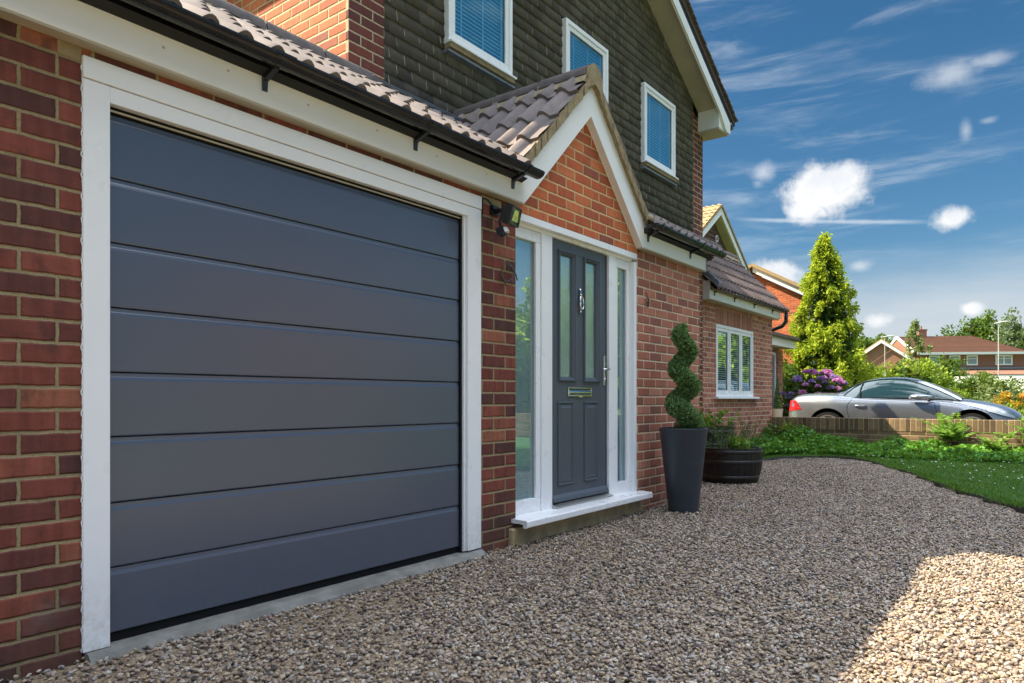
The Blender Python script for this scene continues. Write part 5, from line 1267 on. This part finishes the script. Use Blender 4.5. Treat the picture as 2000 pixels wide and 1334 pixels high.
# nearest neighbour: gable end with dark cladding above the extension roof
N1 = thing('neighbour_house', 'neighbouring house with brown clad gable and lichen-yellow roof tiles', 'house', (22, 8, 0))
ax, az_, hwid, gy = 22.05, 7.30, 3.30, 5.62
sl = .675
MB().prism([(ax - 2.9, -.1), (ax + 2.9, -.1), (ax + 2.9, az_ - .45 - 2.9 * sl), (ax, az_ - .45), (ax - 2.9, az_ - .45 - 2.9 * sl)], 'y', gy + .3, gy + 9).build('wall', M['wall_tile_brown'], N1)
cl = MB()
for i in range(26):
    z = 3.2 + i * .15; hw = min(2.92, (az_ - .45 - z - .15) / sl)
    if hw > .1: cl.prism([(gy + .27, z), (gy + .30, z + .16), (gy + .31, z + .16), (gy + .31, z)], 'x', ax - hw, ax + hw)
cl.build('cladding', M['wall_tile_brown'], N1)
for s in (-1, 1):
    pl = [(ax, az_ - .40), (ax + s * hwid, az_ - .40 - hwid * sl), (ax + s * hwid, az_ - .16 - hwid * sl), (ax, az_ - .16)]
    MB().prism(pl, 'y', gy - .02, gy + .02).build('barge_board', M['fascia'], N1)
    pl = [(ax, az_ - .42), (ax + s * hwid, az_ - .42 - hwid * sl), (ax + s * hwid, az_ - .38 - hwid * sl), (ax, az_ - .38)]
    MB().prism(pl, 'y', gy + .02, gy + .30).build('soffit', M['soffit'], N1)
    pl = [(ax, az_ - .15), (ax + s * hwid * 1.02, az_ - .15 - hwid * 1.02 * sl), (ax + s * hwid * 1.02, az_ - .08 - hwid * 1.02 * sl), (ax, az_ - .08)]
    MB().prism(pl, 'y', gy - .06, gy + 9.3).build('roof', M['roof_tile_lichen'], N1)
an = math.atan(sl)
tile_roof('roof_tiles', M['roof_tile_lichen'], (ax - hwid * 1.02, gy + 9.2, az_ - .07 - hwid * 1.02 * sl), (0, -1, 0), (math.cos(an), 0, math.sin(an)), 9.25, hwid * 1.02 / math.cos(an), N1, gauge=.30, period=.20, roll=.03, res=6)
MB().tube([(ax + .55, gy + 1.5, az_ - .5), (ax + .55, gy + 1.5, az_ - .05), (ax + 1.55, gy + 1.2, az_ - .1)], .02, 5).build('aerial', M['steel'], N1)
# second neighbour: sunlit orange side wall with a white verge
N2 = thing('brick_house', 'neighbouring house with sunlit orange brick side wall and white sloping verge', 'house', (30, 8, 0))
MB().prism([(9.0, -.1), (3.75, -.1), (3.75, 4.38), (6.2, 5.75), (9.0, 4.2)], 'x', 27.05, 28.4).build('wall', M['brick_neighbour_y'], N2)
MB().prism([(3.3, 4.17), (6.2, 5.79), (6.2, 6.12), (3.3, 4.50)], 'x', 26.85, 26.9).build('barge_board', M['fascia'], N2)
MB().prism([(3.2, 4.45), (6.2, 6.13), (9.2, 4.45), (9.2, 4.35), (6.2, 6.0), (3.2, 4.32)], 'x', 26.75, 28.6).build('roof', M['roof_tile_lichen'], N2)
# entrance porch of the neighbour
N3 = thing('neighbour_porch', 'small flat-roofed brick porch with a white door frame beyond the window bay', 'porch', (17.7, 2.8, 0))
MB().box(16.2, 17.98, 2.72, 2.85, -.1, 2.15).box(18.05, 18.46, 2.62, 2.98, -.1, 2.18).build('wall', M['brick_neighbour_x'], N3)
MB().box(17.48, 17.56, 2.66, 2.72, .3, 2.1).box(17.96, 18.04, 2.66, 2.72, .3, 2.1).box(17.56, 17.96, 2.66, 2.72, 2.02, 2.1).build('door_frame', M['upvc'], N3, bevel=.004)
MB().box(17.56, 17.96, 2.69, 2.70, .3, 2.02).build('door_glass', M['glass_clear'], N3)
MB().box(16.2, 18.72, 2.38, 2.41, 2.22, 2.42).build('fascia', M['fascia'], N3)
MB().box(16.2, 18.70, 2.41, 3.2, 2.215, 2.235).build('soffit', M['soffit'], N3)
MB().prism([(2.28, 2.43), (4.2, 2.95), (4.2, 3.02), (2.28, 2.50)], 'x', 16.2, 18.78).build('roof', M['roof_tile_brown'], N3)
MB().tube([(16.2, 2.33, 2.44), (18.8, 2.33, 2.44)], .05, 8).build('gutter', M['gutter'], N3)
MB().box(16.2, 18.3, 2.0, 2.72, -.05, .28).build('step', M['concrete'], N3, bevel=.01)
pt = MB().lathe([(0, 0), (.075, 0), (.125, .40), (.128, .42), (.11, .42), (.10, .36), (0, .36)], (16.85, 2.27, .28), 20).build('cream_pot', pmat('cream_pot', (.62, .56, .46), .6), autosmooth=40)
tag(pt, 'tapered cream pot on the step of the neighbouring porch', 'plant pot')
t = thing('potted_conifer', 'small upright dark conifer growing in the cream pot', 'potted plant', (16.85, 2.27, .62))
P = sph(1500) * [.10, .10, .42] + [16.85, 2.27, 1.0]; P[:, :2] = [16.85, 2.27] + (P[:, :2] - [16.85, 2.27]) * ((1.45 - P[:, 2:3]) / .8); leaves('foliage', P, rng.normal(0, 1, P.shape), .05, M['leaf_box'], t)
MB().tube([(16.85, 2.27, .60), (16.85, 2.27, 1.2)], .012, 6).build('stem', M['bark'], t)

def far_house(label, px0, T, name='distant_house'):
    pass
def frame(origin, yaw):   # local x runs along the facade, local -y faces the viewer
    return Matrix.Translation(origin) @ Matrix.Rotation(yaw, 4, 'Z')
# long two-storey house: local x along the facade to the right
v = Vector((math.cos(R(5.5)), math.sin(R(5.5)), 0)); rgt = Vector((v.y, -v.x, 0)); tdir = (rgt * math.cos(R(24)) + v * math.sin(R(24)))
F0 = frame((62.5, 5.2, -.3), math.atan2(tdir.y, tdir.x))
LH = thing('long_house', 'long two-storey brown brick house with red tiled roof across the road', 'house', (63, 2, 0))
L_, Wd, Ez, Rz = 7.6, 6.6, 4.85, 6.40
MB(F0).box(0, L_, 0, Wd, 0, Ez).build('wall', M['brick_far'], LH)
MB(F0).prism([(0, Ez), (Wd, Ez), (Wd / 2, Rz - .1)], 'x', 0.0, .3).build('gable_wall', pmat('brick_far_gable', (.42, .22, .14), .9), LH)
mb = MB(F0); rf = [(-.35, -.35, Ez - .05), (L_ + .3, -.35, Ez - .05), (L_ + .3, Wd + .3, Ez - .05), (-.35, Wd + .3, Ez - .05), (-.35, Wd / 2, Rz), (L_ - 2.3, Wd / 2, Rz)]
mb.add(rf, [(0, 1, 5, 4), (1, 2, 5), (2, 3, 4, 5), (0, 4, 3), (0, 3, 2, 1)]); rfo = mb.build('roof', M['roof_tile_red'], LH)
tl = MB(F0)
for k in range(20):
    q = k / 20; y = -.35 + (Wd / 2 + .35) * q; z = Ez - .05 + (Rz - Ez + .05) * q; x1 = L_ + .3 - (2.6) * q; tl.box(-.33, x1, y, y + .12, z + .0, z + .055)
tl.build('tile_courses', M['roof_tile_red'], rfo)
MB(F0).box(1.2, 1.8, Wd / 2 - .3, Wd / 2 + .3, Rz - .3, Rz + .55).box(1.16, 1.84, Wd / 2 - .34, Wd / 2 + .34, Rz + .46, Rz + .56).build('chimney', M['brick_far'], rfo)
MB(F0).tube([(1.5, Wd / 2, Rz + .55), (1.5, Wd / 2, Rz + .85)], .07, 8).build('chimney_pot', M['brick_far'], rfo)
MB(F0).prism([(-.35, Ez - .2), (Wd / 2, Rz - .18), (Wd / 2, Rz + .06), (-.35, Ez + .06)], 'x', -.42, -.36).prism([(Wd + .3, Ez - .2), (Wd / 2, Rz - .18), (Wd / 2, Rz + .06), (Wd + .3, Ez + .06)], 'x', -.42, -.36).build('barge_board', M['upvc'], LH)
MB(F0).box(-.3, L_ + .3, -.40, -.36, Ez - .18, Ez).build('fascia', M['upvc'], LH)
def far_window(F, x0, x1, z0, z1, y, parent, n=2):
    mb = MB(F); mb.box(x0, x1, y - .04, y, z0, z0 + .1).box(x0, x1, y - .04, y, z1 - .1, z1)
    for i in range(n + 1): xx = x0 + (x1 - x0 - .09) * i / n; mb.box(xx, xx + .09, y - .04, y, z0 + .1, z1 - .1)
    mb.box(x0 + .09, x1 - .09, y - .035, y, z0 + (z1 - z0) * .62, z0 + (z1 - z0) * .62 + .05)
    w = mb.build('window', M['upvc'], parent); MB(F).box(x0 + .05, x1 - .05, y - .02, y - .01, z0 + .05, z1 - .05).build('pane', pmat('far_glass', (.25, .34, .36), .15), w)
for x0, x1 in ((.7, 1.5), (2.15, 2.95), (3.4, 4.2), (5.45, 6.65)): far_window(F0, x0, x1, Ez - 1.0, Ez - .22, 0, LH, 1 if x1 - x0 < 1.0 else 2)
far_window(F0, .9, 2.0, 1.6, 2.4, 0, LH, 2)
MB(F0).prism([(-1.3, 3.02), (0, 3.40), (0, 3.58), (-1.3, 3.12)], 'x', 2.4, L_ + .8).build('canopy_roof', M['roof_tile_red'], LH)
MB(F0).box(2.4, L_ + .8, -.25, -.0, 3.56, 3.68).build('flashing', M['lead'], LH)
MB(F0).box(2.4, L_ + .8, -1.34, -1.30, 2.90, 3.04).build('canopy_fascia', M['upvc'], LH)
# small gabled house left of it
v = Vector((math.cos(R(7.8)), math.sin(R(7.8)), 0)); F1 = frame((59.2, 9.4, -.2), math.atan2(-v.x, v.y))
SG = thing('small_gabled_house', 'small brown brick house with white edged gable left of the long house', 'house', (60, 8, 0))
MB(F1).prism([(0, 0), (4.2, 0), (4.2, 4.0), (2.1, 5.5), (0, 4.0)], 'y', 0, 6).build('wall', M['brick_far'], SG)
for pl in ([(-.35, 3.65), (2.1, 5.42), (2.1, 5.64), (-.35, 3.87)], [(4.55, 3.65), (2.1, 5.42), (2.1, 5.64), (4.55, 3.87)]): MB(F1).prism(pl, 'y', -.3, -.25).build('barge_board', M['upvc'], SG)
MB(F1).prism([(-.4, 3.85), (2.1, 5.66), (4.6, 3.85), (4.6, 3.95), (2.1, 5.76), (-.4, 3.95)], 'y', -.24, 6.3).build('roof', M['roof_tile_lichen'], SG)
far_window(F1, 1.6, 3.8, 2.2, 3.3, 0, SG, 2)
MB(F1).prism([(-1.4, 1.4), (0, 1.95), (0, 2.05), (-1.4, 1.5)], 'x', .6, 4.6).build('porch_roof', M['upvc'], SG)

def street_lamp(label, c, h, arm):
    t = thing('street_lamp', label, 'street lamp', (c[0], c[1], 0), 'street lamps along the road')
    MB().tube([(c[0], c[1], 0), (c[0], c[1], 1.1), (c[0], c[1], 1.15), (c[0], c[1], h)], [.06, .055, .032, .024], 10).build('post', M['post_grey'], t, smooth=True)
    MB().tube([(c[0], c[1] + arm * .2, h), (c[0], c[1] - arm * .15, h + .06), (c[0], c[1] - arm * .32, h + .07), (c[0], c[1] - arm * .6, h + .05)], [.04, .07, .08, .04], 10, flat=.5).build('lantern', pmat('lantern_grey', (.42, .42, .41), .5), t, smooth=True)
street_lamp('grey street lamp in front of the right half of the long house', (45, -.69), 4.95, 1)
street_lamp('distant street lamp before the rounded tree and the small gabled house', (55, 6.35), 5.3, 1.3)

# white caravan-like van and a blue car beyond the gardens
def vehicle(name, label, cat, F, prof, wd, mat, wins, wheels, z0=0, glassmat=None):
    t = thing(name, label, cat, tuple(F.translation)); mb = MB(F); mb.prism(prof, 'y', 0, wd); mb.build('body', mat, t, bevel=.08)
    for q in wins: MB(F).prism(q, 'y', -.012, .01).build('window', glassmat or M['car_dark'], t)
    for x in wheels:
        for y in (.0, wd - .2): MB(F).tube([(x, y - .02, .32), (x, y + .2, .32)], .32, 20).build('wheel', M['rubber'], t)
    return t
M['car_dark'] = pmat('car_dark', (.03, .035, .05), .1, 0, .8)
yawv = math.atan2(-math.cos(R(2)), math.sin(R(2)))
vehicle('white_van', 'long white van partly hidden behind the olive bush and flower spikes', 'van', frame((35.6, .62, -.22), R(-90)), [(0, .3), (3.75, .3), (3.95, .9), (3.55, 1.75), (3.35, 2.0), (.25, 2.05), (0, 1.6)], 1.9, pmat('white_paint', (.78, .78, .78), .25), [[(2.95, 1.05), (3.72, 1.05), (3.45, 1.7), (2.95, 1.7)], [(.5, 1.2), (1.2, 1.2), (1.2, 1.65), (.5, 1.65)]], (.8, 3.1))
vehicle('blue_car', 'bright blue car at the right edge beyond the white van', 'car', frame((36.5, -3.35, -.15), R(-90)), [(0, .3), (3.8, .3), (3.8, .8), (3.0, 1.0), (2.4, 1.55), (.8, 1.55), (.2, 1.0), (0, .8)], 1.7, pmat('blue_paint', (.02, .35, .60), .2), [[(.7, 1.0), (2.6, 1.0), (2.25, 1.45), (.95, 1.45)]], (.7, 3.1))
sheet('garden_ground', [(18.3, -9), (60, -9), (60, 12), (18.3, 12)], G - .03, M['far_grass'])

# ================================================================ ACROSS THE DRIVE (out of frame, mirrored in the glass)
conifer('garden_conifer', 'pointed green conifer on the far side of the road', (31, -20.0), 0, 3.3, 1.7, 5000, M['leaf_conifer'], .13, sprays=120)
bush('garden_hedge', 'rounded hedge on the far side of the drive', (22, -17.4), 0, (4.5, 1.2, 1.1), 9000, M['leaf_mid'], .13, 60)
tree('garden_tree', 'tall leafy tree across the road opposite the front door', (24.5, -12.0), 0, 6.4, (2.6, 2.4, 2.6), 12000, M['leaf_lime'], .2, 70)
tree('garden_tree', 'second leafy tree across the road further right', (28.5, -18.6), 0, 5.6, (2.6, 2.6, 2.2), 10000, M['leaf_mid'], .22, 70)
tree('garden_tree', 'bright green tree beyond the neighbour drive, outside the picture', (35, -7.6), 0, 4.4, (2.2, 2.6, 1.9), 9000, M['leaf_lime'], .2, 60)
bush('laurel_hedge', 'dark laurel hedge beyond the neighbour drive, outside the picture', (30, -7.2), 0, (1.0, 3.0, .85), 7000, M['leaf_mid'], .12, 50)
tree('garden_tree', 'broad dark tree across the road opposite the garage', (7.5, -27), 0, 5.0, (3.8, 3.4, 2.2), 8000, M['leaf_mid'], .25, 60)
OP = thing('opposite_house', 'red roofed brick house across the road', 'house', (24, -27, 0))
MB().box(16, 26, -32, -26, -.1, 5.0).build('wall', M['brick_far'], OP)
MB().prism([(-32.4, 4.9), (-25.6, 4.9), (-29, 7.4)], 'x', 15.7, 26.3).build('roof', M['roof_tile_red'], OP)

# dry leaves and twigs lying on the gravel
mb = MB(); r_ = random.Random(4)
for i in range(150):
    x, y = r_.uniform(.9, 9), -abs(r_.gauss(.1, 1.0)) - .12; a = r_.uniform(0, 6.28); L = r_.uniform(.012, .03)
    if i % 4 == 0: mb.tube([(x, y, G + .016), (x + math.cos(a) * L * 1.3, y + math.sin(a) * L * 1.3, G + .022), (x + math.cos(a + .2) * L * 2.8, y + math.sin(a + .2) * L * 2.8, G + .015)], .0013, 4)
    else:
        u = Vector((math.cos(a), math.sin(a), r_.uniform(-.2, .3))); v = Vector((-u.y, u.x, r_.uniform(-.3, .3))); p = Vector((x, y, G + .019))
        mb.add([p - u * L * .5, p + v * L * .28, p + u * L * .5, p - v * L * .28], [(0, 1, 2, 3)])
tag(mb.build('leaf_litter', noisy('dry_leaf', (.16, .10, .045), (.07, .045, .025), 30, .9)), 'dry brown leaves and twigs scattered on the gravel', 'leaf litter', kind='stuff')
